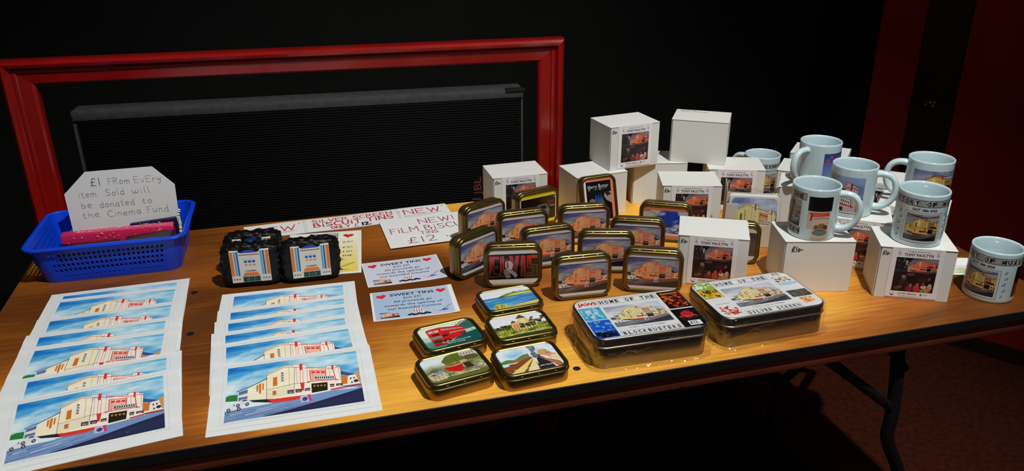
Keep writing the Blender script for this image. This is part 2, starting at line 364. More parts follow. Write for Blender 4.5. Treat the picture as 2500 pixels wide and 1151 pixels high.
#PART2
# ---------------------------------------------------------------- the cinema painting that most things carry
P1 = {'main': [(295, 777), (431, 897), (495, 872), (495, 895), (545, 879), (602, 843), (601, 805), (671, 791), (751, 740), (753, 787), (830, 753), (829, 734), (860, 716), (852, 451), (861, 308), (765, 293), (618, 265), (479, 210), (338, 217), (294, 235)],
'side': [(295, 777), (431, 897), (507, 830), (497, 331), (479, 210), (338, 217), (294, 235)],
'wing': [(158, 563), (295, 686), (294, 235), (198, 291), (160, 323)], 'far': [(86, 514), (158, 555), (161, 297), (94, 328)],
'hill': [(0, 447), (28, 469), (84, 463), (86, 344), (0, 363)],
'ow': [[(220, 582), (233, 591), (233, 472), (221, 463)], [(238, 602), (255, 613), (255, 429), (239, 422)], [(263, 601), (274, 605), (274, 482), (263, 478)], [(342, 691), (373, 701), (374, 521), (341, 520)], [(337, 439), (366, 445), (366, 353), (339, 357)]],
'sign': [(400, 791), (425, 800), (424, 581), (400, 578)], 'pil1': [(545, 884), (568, 885), (565, 763), (544, 766)], 'br1': [(542, 516), (577, 511), (567, 355), (553, 361)], 'pil2': [(790, 778), (807, 775), (802, 678), (788, 684)],
'panel': [(621, 735), (742, 697), (739, 574), (623, 537)], 'ctxt': [(658, 596), (807, 556), (804, 496), (659, 529)],
'door': [(626, 473), (748, 457), (743, 299), (625, 289)], 'po': [[(446, 413), (494, 408), (492, 333), (447, 343)], [(505, 406), (552, 400), (551, 336), (507, 341)], [(574, 396), (614, 398), (614, 340), (575, 343)], [(764, 409), (797, 405), (795, 343), (764, 350)], [(810, 400), (859, 393), (857, 345), (809, 355)]],
'rb': [(294, 302), (338, 284), (618, 269), (617, 248), (479, 210), (338, 217)], 'rb2': [(766, 311), (862, 325), (861, 299), (765, 285)], 'blk': [(170, 327), (338, 289), (338, 222), (198, 279)],
'brf': [(858, 628), (965, 530), (906, 521), (857, 554)], 'orw': [(857, 545), (901, 518), (895, 366), (855, 373)], 'wh': [(906, 521), (965, 530), (975, 424), (993, 327), (901, 354)], 'or2': [(967, 575), (996, 602), (997, 343), (982, 367)],
'pave': [(0, 190), (338, 217), (765, 280), (1000, 324), (1000, 253), (553, 89), (249, 0), (0, 0)], 'road': [(249, 0), (553, 89), (1000, 253), (1000, 0)], 'rw': [(863, 334), (997, 334), (995, 308), (865, 306)]}
PAL_P = dict(s0=(18, 118, 205), s1=(120, 196, 232), cl=(226, 240, 244), wall=(252, 240, 226), side=(250, 240, 208), red=(222, 60, 48), ink=(60, 40, 45), orange=(214, 124, 44), panel=(245, 190, 170), pave=(120, 150, 196), road=(38, 44, 78), door=(38, 36, 20), roof=(60, 84, 150), hill=(48, 128, 58), house=(246, 236, 220), po=(50, 40, 62))
PAL_T = dict(s0=(62, 68, 128), s1=(116, 122, 148), cl=(176, 172, 166), wall=(216, 160, 118), side=(230, 164, 112), red=(224, 84, 50), ink=(120, 30, 24), orange=(226, 100, 34), panel=(226, 120, 84), pave=(84, 76, 84), road=(14, 18, 20), door=(34, 24, 28), roof=(36, 30, 36), hill=(36, 36, 44), house=(220, 200, 180), po=(60, 26, 36))
PAL_L = dict(s0=(58, 58, 108), s1=(110, 108, 122), cl=(150, 132, 124), wall=(212, 130, 98), side=(222, 128, 92), red=(200, 62, 44), ink=(110, 34, 28), orange=(208, 90, 44), panel=(214, 110, 78), pave=(84, 60, 60), road=(26, 20, 22), door=(30, 16, 18), roof=(30, 22, 28), hill=(40, 34, 40), house=(170, 150, 140), po=(50, 20, 24))
PAL_S = dict(s0=(150, 158, 178), s1=(190, 196, 208), cl=(222, 224, 228), wall=(232, 222, 178), side=(232, 220, 160), red=(176, 62, 48), ink=(70, 50, 40), orange=(190, 140, 60), panel=(210, 160, 120), pave=(120, 118, 126), road=(52, 54, 60), door=(40, 32, 26), roof=(90, 90, 100), hill=(80, 90, 70), house=(226, 210, 170), po=(50, 40, 40))
PAL_C = dict(s0=(84, 104, 176), s1=(146, 164, 206), cl=(206, 216, 226), wall=(234, 224, 168), side=(228, 218, 140), red=(168, 70, 52), ink=(84, 54, 40), orange=(120, 108, 40), panel=(220, 160, 110), pave=(120, 108, 96), road=(70, 60, 54), door=(60, 40, 34), roof=(90, 70, 70), hill=(70, 84, 60), house=(226, 210, 170), po=(90, 60, 40))
PAL_M = dict(s0=(92, 92, 110), s1=(130, 130, 140), cl=(160, 158, 158), wall=(206, 176, 96), side=(206, 172, 84), red=(120, 56, 40), ink=(60, 40, 30), orange=(120, 84, 36), panel=(160, 120, 84), pave=(80, 76, 76), road=(30, 26, 26), door=(30, 24, 22), roof=(60, 50, 50), hill=(70, 84, 50), house=(180, 150, 100), po=(60, 34, 30))
def cinema(a, x0, y0, x1, y1, pal, detail=2, rot=0):
    """paints the cinema street scene into a rectangle"""
    W, H = x1-x0, y1-y0; T = lambda p: (x0+p[0]/1000*W, y0+p[1]/1000*H)
    P = lambda k, c: a.poly([T(p) for p in P1[k]], c)
    L = lambda pts, w, c: a.line([T(p) for p in pts], w*H, c)
    def sky(u, v):
        n = fr(u*2.2+v*1.6, v*4.5-u*1.2)+.35*fr(u*9, v*16+4)
        t = .62+.55*n+.45*(1-v)-.75*max(0, .55-u)*max(0, v-.35)*2-.25*max(0, u-.72)
        return mixc(mixc(pal['s0'], pal['s1'], t*1.6), pal['cl'], (t-.48)*2.4)
    nx, ny = (44, 26) if detail > 1 else (22, 12)
    a.grid(x0, y0+.2*H, x1, y1, nx, ny, lambda u, v: sky(u, .2+.8*v))
    P('hill', pal['hill']); P('pave', pal['pave'])
    if detail > 1:
        rnd = random.Random(3)
        for i in range(26):
            u = rnd.uniform(20, 800); v0 = rnd.uniform(20, 190)*(1-.2*u/1000); l = rnd.uniform(80, 260)
            c = mixc(pal['pave'], rnd.choice([(255, 255, 255), pal['road']]), rnd.uniform(.15, .5))
            a.poly([T((max(0, u-l/2), v0-l*.13)), T((u+l/2, v0+l*.13)), T((u+l/2+4, v0+l*.13+9)), T((max(0, u-l/2), v0-l*.13+16))], c)
    P('road', pal['road'])
    if detail > 1:
        for i in range(7):
            v = 40+i*22; a.poly([T((420+i*60, 20+i*14)), T((995, v)), T((995, v+8)), T((430+i*60, 30+i*14))], mixc(pal['road'], (90, 90, 130), .18))
    P('brf', pal['roof']); P('orw', pal['orange']); P('wh', pal['house']); P('or2', mixc(pal['orange'], (255, 255, 255), .2)); P('rw', mixc(pal['red'], (0, 0, 0), .25))
    P('far', mixc(pal['house'], pal['s1'], .15)); P('wing', pal['side']); P('main', pal['wall']); P('side', pal['side'])
    L([(83, 515), (158, 560), (296, 688)], .014, pal['roof'])
    P('blk', mixc(pal['door'], pal['road'], .5)); P('rb', pal['red']); P('rb2', pal['red'])
    for q in P1['ow']: a.poly([T(p) for p in q], pal['orange'])
    for q in P1['po']: a.poly([T(p) for p in q], pal['po'])
    iw = .0045 if detail > 1 else .009
    L([(295, 777), (431, 897), (495, 872), (495, 895), (602, 843), (602, 800), (751, 745), (753, 787), (830, 753), (860, 716), (852, 451), (861, 308)], iw, pal['ink'])
    L([(295, 757), (431, 868), (502, 838), (602, 790), (671, 770), (751, 716), (830, 716), (858, 690)], iw*2.0, pal['red'])
    L([(295, 777), (294, 235)], iw, pal['ink']); L([(507, 840), (497, 331)], iw, pal['ink']); L([(294, 474), (501, 514), (620, 500)], iw*1.2, pal['ink'])
    P('pil1', pal['red']); P('pil2', pal['red']); P('br1', pal['red']); P('panel', pal['panel'])
    a.line([T(p) for p in P1['panel']], iw*2*H, pal['red'], closed=True)
    for i in range(3):
        x = 633+i*37; y = 706-i*13; a.poly([T((x, y)), T((x+28, y-9)), T((x+27, y-46)), T((x, y-38))], pal['red'])
    for x in (548, 568): L([(x, 765), (x-1, 505)], iw, pal['red'])
    for x, y in ((462, 850), (520, 850), (600, 790), (640, 770), (770, 740), (842, 700)): L([(x, y), (x+2, 480)], iw*.8, mixc(pal['ink'], pal['wall'], .45))
    L([(800, 690), (812, 470)], iw*2, pal['red'])
    P('door', pal['door']); L([(600, 512), (622, 515), (813, 484), (830, 470)], iw*3, pal['red'])
    P('ctxt', pal['po']); P('sign', mixc(pal['house'], (255, 255, 255), .6))
    if detail > 1:
        for j in range(6): L([(298, 455-j*28), (497, 498-j*30)], iw*.7, mixc(pal['ink'], pal['side'], .6))
        for j in range(4):
            y = 775-j*50; L([(404, y), (420, y-16), (404, y-30), (420, y-34)], iw*2, (20, 20, 20))
        for j in range(9):
            x = 664+j*16; y = 590-j*4.5; L([(x, y), (x+10, y-6), (x+8, y-52), (x-1, y-46)], iw*1.9, (240, 240, 240))
        for j in range(8): L([(96+j*8, 500+j*3.4), (96+j*8, 452+j*3)], iw*2.2, pal['roof']); L([(96+j*8, 400+j*.5), (96+j*8, 345-j*2)], iw*2.2, pal['roof'])
        for j in range(4): a.ell(*T((648+j*26, 420-j*6)), .009*W, .02*H, (176, 130, 70), 8)
        for q in P1['ow']:
            xs = [p[0] for p in q]; ys = [p[1] for p in q]
            for j in range(3): L([(min(xs)+3, min(ys)+(j+1)*(max(ys)-min(ys))/4), (max(xs)-3, min(ys)+(j+1)*(max(ys)-min(ys))/4+4)], iw*.7, pal['ink'])
        for q in P1['po']:
            cx = sum(p[0] for p in q)/4; cy = sum(p[1] for p in q)/4; L([(cx-14, cy+8), (cx+14, cy+2)], iw*2, (190, 110, 120)); L([(cx-10, cy-12), (cx+12, cy-14)], iw*2, (200, 200, 220))
        for cx, cy, s_ in ((60, 215, 1), (122, 275, .9)):   # parked cars
            a.poly([T((cx-62*s_, cy-30)), T((cx-60*s_, cy+30)), T((cx-30*s_, cy+46)), T((cx-10, cy+84)), T((cx+30*s_, cy+90)), T((cx+56*s_, cy+48)), T((cx+66*s_, cy+20)), T((cx+62*s_, cy-18))], (222, 226, 232))
            a.poly([T((cx-4, cy+48)), T((cx+2, cy+76)), T((cx+26*s_, cy+80)), T((cx+42*s_, cy+48))], (70, 84, 104))
            for dx in (-34, 38): a.ell(*T((cx+dx*s_, cy-16)), .014*W, .03*H, (40, 44, 56), 12); a.ell(*T((cx+dx*s_, cy-16)), .007*W, .015*H, (180, 184, 190), 8)
        a.poly([T(p) for p in [(534, 152), (540, 262), (580, 270), (606, 262), (620, 156)]], (190, 196, 226)); a.ell(*T((572, 205)), .02*W, .035*H, (70, 70, 130), 12)
        a.poly([T(p) for p in [(590, 262), (606, 264), (626, 158), (604, 156)]], (216, 60, 110))
        for x, y in ((920, 480), (945, 482), (925, 400)): a.poly([T((x, y)), T((x+11, y)), T((x+11, y-34)), T((x, y-34))], (60, 60, 90))
        a.ell(*T((962, 400)), .018*W, .03*H, (50, 50, 60), 10)
    else:
        for x, y in ((915, 500), (940, 498), (970, 400), (925, 420)): a.poly([T((x, y)), T((x+14, y)), T((x+14, y-44)), T((x, y-44))], pal['door'])
        a.poly([T(p) for p in [(10, 190), (20, 260), (70, 270), (130, 250), (150, 200)]], (200, 190, 190)); L([(30, 240), (120, 236)], .02, pal['po'])
        L([(0, 120), (330, 200)], .016, mixc(pal['pave'], (255, 255, 255), .3))

# ---------------------------------------------------------------- the room
TX0, TX1, TY0, TY1 = -.5316, 1.2631, .9489, 1.7346
FZ = -.74
struct(box_obj('floor', -3, 5, -2, 4.5, FZ-.05, FZ, FLOORM))
struct(box_obj('wall_back', -3, 2.6, 2.5, 2.6, FZ, 3.0, WALLB))
struct(box_obj('wall_left', -3.1, -3, -2, 2.6, FZ, 3.0, WALLB))
struct(box_obj('ceiling', -3.1, 5, -2, 4.5, 3.0, 3.1, CEILM))
struct(box_obj('wall_side', 1.80, 1.8045, 2.21, 2.5, FZ, 3.0, WALLB))
wr = empty('wall_right', (1.8055, 2.2000, FZ), (0, 0, math.atan2(-.814, .581)))
wr['kind'] = 'structure'
box_obj('red_panel', .0, .1259, 0, .08, 0, 3.74, WALLR, wr)
box_obj('dark_strip', .1265, .2533, .012, .08, 0, 3.74, TRIMB, wr)
sa = Art(); rnd = random.Random(4)
for i in range(9):
    x = .175+rnd.uniform(-.012, .02); z = .74+.045+rnd.uniform(-.008, .008); s_ = rnd.uniform(.001, .0035)
    sa.poly([(x-s_, z-s_), (x+s_*.6, z-s_*1.2), (x+s_, z+s_*1.4), (x-s_*.3, z+s_*1.1)], (150, 120, 112))
sa.build('scuff', wr, lambda x, y, h: (x, .012-h, y), INKM)
box_obj('red_panel', .254, 3.2, 0, .08, .0, 3.74, WALLR, wr)
b_ = box_obj('baseboard_right', .254, 3.2, -.012, -.0002, 0.0, .05, TRIMB, None); b_.location = wr.location; b_.rotation_euler = wr.rotation_euler; struct(b_)

# ---------------------------------------------------------------- the trestle table
table = tag(empty('folding_table', (0, 0, 0)), 'long folding table with varnished plywood top, black edge and steel legs', 'table')
def rounded_slab(name, ins, z0, z1, r, m):
    v, f = rr_loft(TX1-TX0-2*ins, TY1-TY0-2*ins, r, [(.0, z0), (.0, z1-.0006), (.0006, z1)], 6)
    cx, cy = (TX0+TX1)/2, (TY0+TY1)/2
    return pymesh(name, [(x+cx, y+cy, z) for x, y, z in v], f, table, m)
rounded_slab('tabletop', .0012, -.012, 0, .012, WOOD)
rounded_slab('edge_band', 0, -.0165, -.0009, .013, BLACKEDGE)
for nm, (x0, x1, y0, y1) in {'apron': (TX0+.03, TX1-.03, .953, .978), 'apron_back': (TX0+.03, TX1-.03, TY1-.04, TY1-.015), 'apron_left': (TX0+.03, TX0+.055, .99, TY1-.045), 'apron_right': (TX1-.055, TX1-.03, .99, TY1-.045)}.items():
    box_obj('apron', x0, x1, y0, y1, -.0425, -.0168, APRON, table, .002)
for x, y, r in ((.3703, .989, .0058), (-.2105, 1.42, .006), (-.2045, 1.2635, .006)):
    v, f = lathe([(r, -.0002), (r, .0004), (r*.8, .0009)], 20); o = pymesh('screw_cap', v, f, table, STEEL, True, 40); o.location = (x, y, 0)
def leg(pts, r=.0118, nm='leg'):
    v, f = tube(smooth_path(pts, 2), r, 14); return pymesh(nm, v, f, table, STEEL, True, 50)
leg([(.957, .992, -.043), (.966, .985, -.13), (.966, .98, -.20), (.962, .98, -.245), (1.006, .98, -.32), (1.03, .98, -.40), (1.035, .98, FZ)])
leg([(1.40, 1.64, -.30), (1.30, 1.62, -.50), (1.175, 1.6, -.565), (1.168, 1.6, -.62), (1.168, 1.6, FZ)])
leg([(1.20, 1.64, -.043), (1.40, 1.64, -.30)])
leg([(-.25, .99, -.043), (-.30, .985, -.3), (-.31, .98, FZ)]); leg([(-.25, 1.69, -.043), (-.30, 1.69, -.3), (-.31, 1.69, FZ)])
leg([(.80, .987, -.046), (.972, .981, -.188)], .009, 'brace'); leg([(.925, .987, -.046), (.962, .983, -.085)], .007, 'brace')
leg([(.972, .981, -.1), (1.19, 1.6, -.1)], .008, 'crossbar'); leg([(-.27, .987, -.12), (-.27, 1.69, -.12)], .008, 'crossbar')

# ---------------------------------------------------------------- red frame and the loudspeaker in it
PH = -.07
fa = empty('red_picture_frame', (.5, 1.822, 0), (0, 0, PH)); tag(fa, 'big glossy red wooden frame standing behind the table around the black loudspeaker', 'frame')
sL, sR, zT = -1.078, .1215, .3535
prof = [(0, -.012), (0, .012), (.0025, .021), (.009, .0265), (.0165, .0245), (.0205, .0165), (.0225, .0145), (.0245, .0165), (.030, .0165), (.0325, .0135), (.056, .0115), (.0605, .007), (.062, .002), (.062, -.012)]
def rail(name, A, B):
    v = [];
    for w_, d in prof: v.append((A(w_)[0], -d, A(w_)[1]))
    for w_, d in prof: v.append((B(w_)[0], -d, B(w_)[1]))
    n = len(prof); f = [(i, i+n, (i+1) % n+n, (i+1) % n) for i in range(n)]+[tuple(range(n)), tuple(reversed(range(n, 2*n)))]
    return pymesh(name, v, f, fa, RED)
rail('top_rail', lambda w_: (sL+w_, zT-w_*.86), lambda w_: (sR-w_, zT-w_*.86))
rail('stile', lambda w_: (sR-w_, zT-w_*.86), lambda w_: (sR-w_, FZ))
rail('stile', lambda w_: (sL+w_, FZ), lambda w_: (sL+w_, zT-w_*.86))
sp = empty('loudspeaker', (.5, 1.79, 0), (0, 0, PH)); tag(sp, 'wide black loudspeaker with ribbed grille and lettering, behind the table inside the red frame', 'speaker')
x0s, x1s, zs = -.958, .0185, .2443
box_obj('case', x0s, x1s, .003, .062, FZ, zs, SPK, sp, .003)
box_obj('grille', x0s+.012, x1s-.006, -.0035, .0028, FZ+.02, zs-.020, GRILLE, sp, .002)
box_obj('grille_surround', x0s+.004, x1s-.001, -.002, .0028, zs-.019, zs-.003, SPK, sp, .001)
bm = bmesh.new(); box_bm(x1s-.042, x1s+.003, -.004, .012, zs+.0002, zs+.0016, .0004, bm); box_bm(x1s-.042, x1s+.003, -.0055, -.0042, zs-.004, zs+.0016, .0003, bm)
bm_obj('bracket', bm, sp, STEEL, True, 40)
for i in range(11):
    v, f = lathe([(.0011, 0), (.0009, .0006)], 10); o = pymesh('screw', [(x, -z, y) for x, y, z in v], [tuple(reversed(q)) for q in f], sp, GREYM); o.location = (.0085, -.0036, zs-.055-i*.0178)
a = Art()
a.text('JBL', 0, 0, .0185, (96, 42, 44), 'L', .02, w=.046, rot=PI/2); a.rect(-.0225, -.0125, 0, -.0085, (70, 40, 40))
for i in range(3): a.rect(-.021+i*.007, -.0115, -.017+i*.007, -.0075, (90, 70, 70))
o = a.build('emblem', sp, lambda x, y, h: (x, -h, y), INKM); o.location = (-.0865, -.0037, -.008)

# ---------------------------------------------------------------- black thing on the floor behind the table (dark bag)
#PART3
# ---------------------------------------------------------------- art prints in two fanned stacks
PW, PHt, PT = .2350, .1755, .0010
pa = Art()
cinema(pa, -.0955, -.0595, .0955, .0745, PAL_P, 2)
K = (150, 155, 160)
pa.line([(-.101, -.065), (.101, -.065), (.101, .080), (-.101, .080)], .0004, (196, 200, 204), closed=True)
pa.line([(-.1165, -.0765), (.1165, -.0765)], .0004, (205, 208, 210))
pa.text('Drill Theatre, Public Hall & Cinema', -.0955, -.0625, .0011, K, 'L', 0, w=.046); pa.text('By Tony Paultyn', .0955, -.0625, .0013, K, 'R')
pa.slice(1, PHt/36)
def sstep(t): t = max(0, min(1, t)); return t*t*(3-2*t)
def print_stack(rows, lab, group):
    fronts = []
    for i, (tlx, tly, th) in enumerate(rows):
        c, s = math.cos(th), math.sin(th)
        # centre from the top-left corner
        cx = tlx+c*PW/2+s*PHt/2; cy = tly+s*PW/2-c*PHt/2
        fr_ = list(fronts)
        def H0(x, y, fr_=fr_, cx=cx, cy=cy, c=c, s=s, i=i):
            wy = cy+s*x+c*y; wx = cx+c*x-s*y; z = .0
            for (fx, fy, ft) in fr_:
                yy = fy+math.tan(ft)*(wx-fx); z += (PT+.0005)*sstep((wy-yy+.022)/.02)
            return z + .0007*math.sin(i*2.1+x*18)*sstep((-y-.04)/.05)*(1 if i else 0) + .0007
        def H(x, y, H0=H0):
            g = PHt/36; j = math.floor(y/g+1e-6); t = y/g-j; return H0(x, j*g)*(1-t)+H0(x, (j+1)*g)*t
        nx, ny = 8, 36; v = []; f = []
        for zt in (0, 1):
            for j in range(ny+1):
                for k in range(nx+1):
                    x, y = -PW/2+PW*k/nx, -PHt/2+PHt*j/ny; v.append((x, y, H(x, y)-(0 if zt else PT*.9)+.0003))
        N = (nx+1)*(ny+1)
        for j in range(ny):
            for k in range(nx):
                q = (j*(nx+1)+k, j*(nx+1)+k+1, (j+1)*(nx+1)+k+1, (j+1)*(nx+1)+k); f.append(tuple(reversed(q))); f.append(tuple(z+N for z in q))
        ed = [k for k in range(nx+1)]+[j*(nx+1)+nx for j in range(1, ny+1)]+[ny*(nx+1)+k for k in range(nx-1, -1, -1)]+[j*(nx+1) for j in range(ny-1, 0, -1)]
        for a_, b_ in zip(ed, ed[1:]+ed[:1]): f.append((a_, b_, b_+N, a_+N))
        o = pymesh('art_print', v, f, None, SLEEVE, True, 40); o.location = (cx, cy, 0); o.rotation_euler.z = th
        tag(o, lab[i], 'print', group)
        pa.build('picture', o, lambda x, y, h, H=H: (x, y, H(x, y)+h+.0003), INK)
        fronts.append((cx+s*PHt/2, cy-c*PHt/2, th))
def stacklab(side, n):
    L = ['cinema street print in the %s fan, furthest back and mostly covered' % side]
    names = ['second from the back', 'third from the back', 'fourth from the back', 'fifth from the back', 'second from the front']
    for i in range(n-2): L.append('cinema street print in the %s fan, %s' % (side, names[i] if i < n-3 else names[4]))
    L.append('whole cinema street print on top at the front of the %s fan' % side); return L
print_stack([(-.4582, 1.4801, .016), (-.4571, 1.4532, -.006), (-.4578, 1.3779, .04), (-.4603, 1.3207, .018), (-.4575, 1.2783, .012), (-.4460, 1.183, .087), (-.4450, 1.1225, .122)], stacklab('left', 7), 'art prints fanned on the left')
print_stack([(-.1610, 1.3947, -.04), (-.1650, 1.3285, .005), (-.1674, 1.2858, .034), (-.1698, 1.2431, .036), (-.1669, 1.2038, .036), (-.1606, 1.1392, -.006)], stacklab('middle', 6), 'art prints fanned in the middle')

# ---------------------------------------------------------------- paper signs
def sheet(name, w, h, loc, th, m=PAPER, t=.0005, curl=None, nx=24, ny=6):
    curl = curl or (lambda x, y: 0); v = []; f = []; N = (nx+1)*(ny+1)
    for zt in (0, 1):
        for j in range(ny+1):
            for k in range(nx+1):
                x, y = -w/2+w*k/nx, -h/2+h*j/ny; v.append((x, y, curl(x, y)+(t if zt else 0)+.0001))
    for j in range(ny):
        for k in range(nx):
            q = (j*(nx+1)+k, j*(nx+1)+k+1, (j+1)*(nx+1)+k+1, (j+1)*(nx+1)+k); f.append(tuple(reversed(q))); f.append(tuple(z+N for z in q))
    ed = [k for k in range(nx+1)]+[j*(nx+1)+nx for j in range(1, ny+1)]+[ny*(nx+1)+k for k in range(nx-1, -1, -1)]+[j*(nx+1) for j in range(ny-1, 0, -1)]
    for a_, b_ in zip(ed, ed[1:]+ed[:1]): f.append((a_, b_, b_+N, a_+N))
    o = pymesh(name, v, f, None, m, True, 40); o.location = loc; o.rotation_euler.z = th
    return o, (lambda x, y, h_: (x, y, curl(x, y)+t+.0001+h_))
def minicin(a, x0, y0, x1, y1): cinema(a, x0, y0, x1, y1, dict(PAL_T, s0=(40, 60, 140), s1=(150, 160, 190), cl=(230, 224, 220), wall=(248, 214, 176), side=(248, 200, 150)), 1)
def sweet(loc, th, bg0, bg1, lab, curl, inset):
    o, mp = sheet('price_card', .148, .107, loc, th, curl=curl); tag(o, lab, 'sign', 'sweet tin signs')
    a = Art(); xl, xr = -.074+inset[0], .074-inset[1]
    a.gpoly([(xl, -.0505), (xr, -.0505), (xr, .0515), (xl, .0515)], [bg0, bg1, bg1, bg0]); D = (26, 34, 56)
    heart(a, -.055, .034, .0095, (226, 42, 48), .2); heart(a, .052, .036, .0095, (226, 42, 48), -.15)
    a.text('SWEET TINS', 0, .032, .0095, D, 'C', .022, w=.079)
    for s_, y, w_ in (('Just \u00a35!', .0195, .032), ('All proceeds go', .0065, .068), ('towards the upkeep of', -.0065, .102), ('our beautiful Cinema', -.0195, .094)): a.text(s_, -.001, y, .0078, D, 'C', .008, w=w_)
    minicin(a, -.062, -.047, -.029, -.027); 
    for i in range(9): a.ell(-.012+i*.0042, -.043+.002*math.sin(i*2), .004, .003, (38, 44, 58), 8)
    a.poly([(-.006, -.038), (.014, -.039), (.011, -.026), (-.003, -.0255)], (240, 236, 226))
    for i in range(4): a.rect(-.0035+i*.0042, -.0375, -.0018+i*.0042, -.0262, (214, 60, 60))
    a.line([(.030, -.036), (.045, -.040), (.060, -.036)], .002, (226, 150, 170)); a.line([(.040, -.042), (.062, -.022)], .0013, (50, 50, 70)); a.ell(.050, -.038, .006, .0022, (40, 60, 150), 10)
    a.slice(0, .0062); a.build('printing', o, mp, INK)
sweet((.1683, 1.4045, 0), .0150, (212, 216, 232), (204, 210, 230), 'pale sweet tins sign with red hearts, the one further back', lambda x, y: .0016*max(0, (x-.02)/.05)**2+.0008*max(0, -(x+.03)/.04), (.002, .002))
sweet((.1668, 1.2700, 0), -.0480, (170, 196, 226), (186, 204, 228), 'bluer sweet tins sign with red hearts, nearer the small tins', lambda x, y: .0016*max(0, (x-.03)/.04)**2, (.004, .008))
o, mp = sheet('price_card', .1485, .212, (.0268, 1.5330, 0), -.100, nx=6); tag(o, 'pale yellow price sign with hearts and a brush, behind the black ornaments', 'sign')
a = Art(); a.grid(-.068, -.098, .068, .098, 2, 8, lambda u, v: mixc((240, 214, 96), (250, 248, 226), v*1.15))
a.rect(-.030, .060, .026, .098, (40, 50, 110)); minicin(a, -.029, .061, .025, .097); heart(a, -.050, .078, .012, (226, 42, 48), .2); heart(a, .047, .080, .012, (226, 42, 48), -.1)
for s_, y, w_ in ((': Just \u00a35!', .044, .058), ('Just \u00a35!', .016, .052), ('\u00a310!', -.006, .030)): a.text(s_, .056, y, .0075, (40, 40, 30), 'R', .008, w=w_)
a.text('ARDS THE', .056, -.026, .0075, (40, 40, 30), 'R', .02, w=.052); a.text('TIFUL.', .044, -.042, .0075, (40, 40, 30), 'R', .02, w=.034)
a.rect(-.01, -.092, .062, -.055, (240, 220, 110)); a.ell(.022, -.086, .018, .006, (60, 66, 120), 14); a.line([(.020, -.084), (.060, -.058)], .0018, (60, 50, 40)); a.line([(0, -.088), (.05, -.089)], .0016, (110, 120, 170))
a.build('printing', o, mp, INK)
# long banner with red marker lettering
curlb = lambda x, y: .0022*sstep((x+.02)/.25)+.001*math.sin(x*14)**2+.0004
o, mp = sheet('banner', .4450, .0760, (.0915, 1.6865, 0), .0330, curl=curlb, nx=48); tag(o, 'long white hand-lettered banner for silver screen biscuit tins along the back edge', 'sign')
Rd = (206, 40, 66); Bk = (20, 20, 24)
def marker(s_, x, y, h, w_, th_=.0028, col=Rd, **k): a.hand(s_, x, y, h, col, th_, width=w_, **k)
for side, nx_ in ((-1, -.205), (1, .122)):
    a = Art(); marker('NEW', nx_, -.012 if side < 0 else -.004, .028, .096 if side < 0 else .088)
    x0, x1, y = ((-.2, -.11, -.018), (.118, .21, -.010))[side > 0]
    a.line(smooth_path([(x0, y-.006), (x0+.02, y-.011), ((x0+x1)/2, y-.007), (x1, y+.004), (x1-.01, y+.001), (x0+.01, y-.003), (x0, y-.006)], 2), .0007, (60, 60, 70))
    for x, y in (((-.106, .024),), ((.112, .016), (.214, .029)))[side > 0]: a.line([(x, y), (x-.003, y-.005)], .0014, (50, 50, 60))
    a.slice(0, .445/48); a.build('lettering', o, mp, INKM)
a = Art()
marker('SiLVER SCREEN', -.079, .013, .0165, .178, .0024); marker('BiSCUiT TiNS', -.077, -.013, .021, .176, .0034); marker('ONLY', -.042, -.032, .014, .042, .0022, (170, 30, 60)); marker('\u00a3', .006, -.034, .018, .014, .0016); marker('12.', .024, -.031, .016, .022, .004, Bk)
for x in (-.098, -.094, .1065, .1095):
    for j in range(17): a.rect(x, -.036+j*.0044, x+.0007, -.0335+j*.0044, (90, 90, 96))
a.slice(0, .445/48); a.build('lettering', o, mp, INKM)
# NEW! film biscuit tins
o, mp = sheet('price_card', .2000, .1550, (.2550, 1.5890, .0031), .0330, nx=10, curl=lambda x, y: .0008*math.sin(x*9+1)**2); tag(o, 'white sign reading new film biscuit tins in red handwriting, beside the standing tins', 'sign')
a = Art(); Rp = (176, 70, 100)
marker('NEW!', -.018, .034, .027, .084, .0024, Rp); marker('FiLM BiSCUiT', -.088, -.004, .026, .190, .0023, Rp, jit=.05); marker('TiNS', -.026, -.025, .015, .040, .0019, Rp); marker('\u00a312', -.060, -.064, .028, .066, .0025, Rp); marker('.', .022, -.052, .03, .01, .003, Rp)
a.build('lettering', o, mp, INKM)

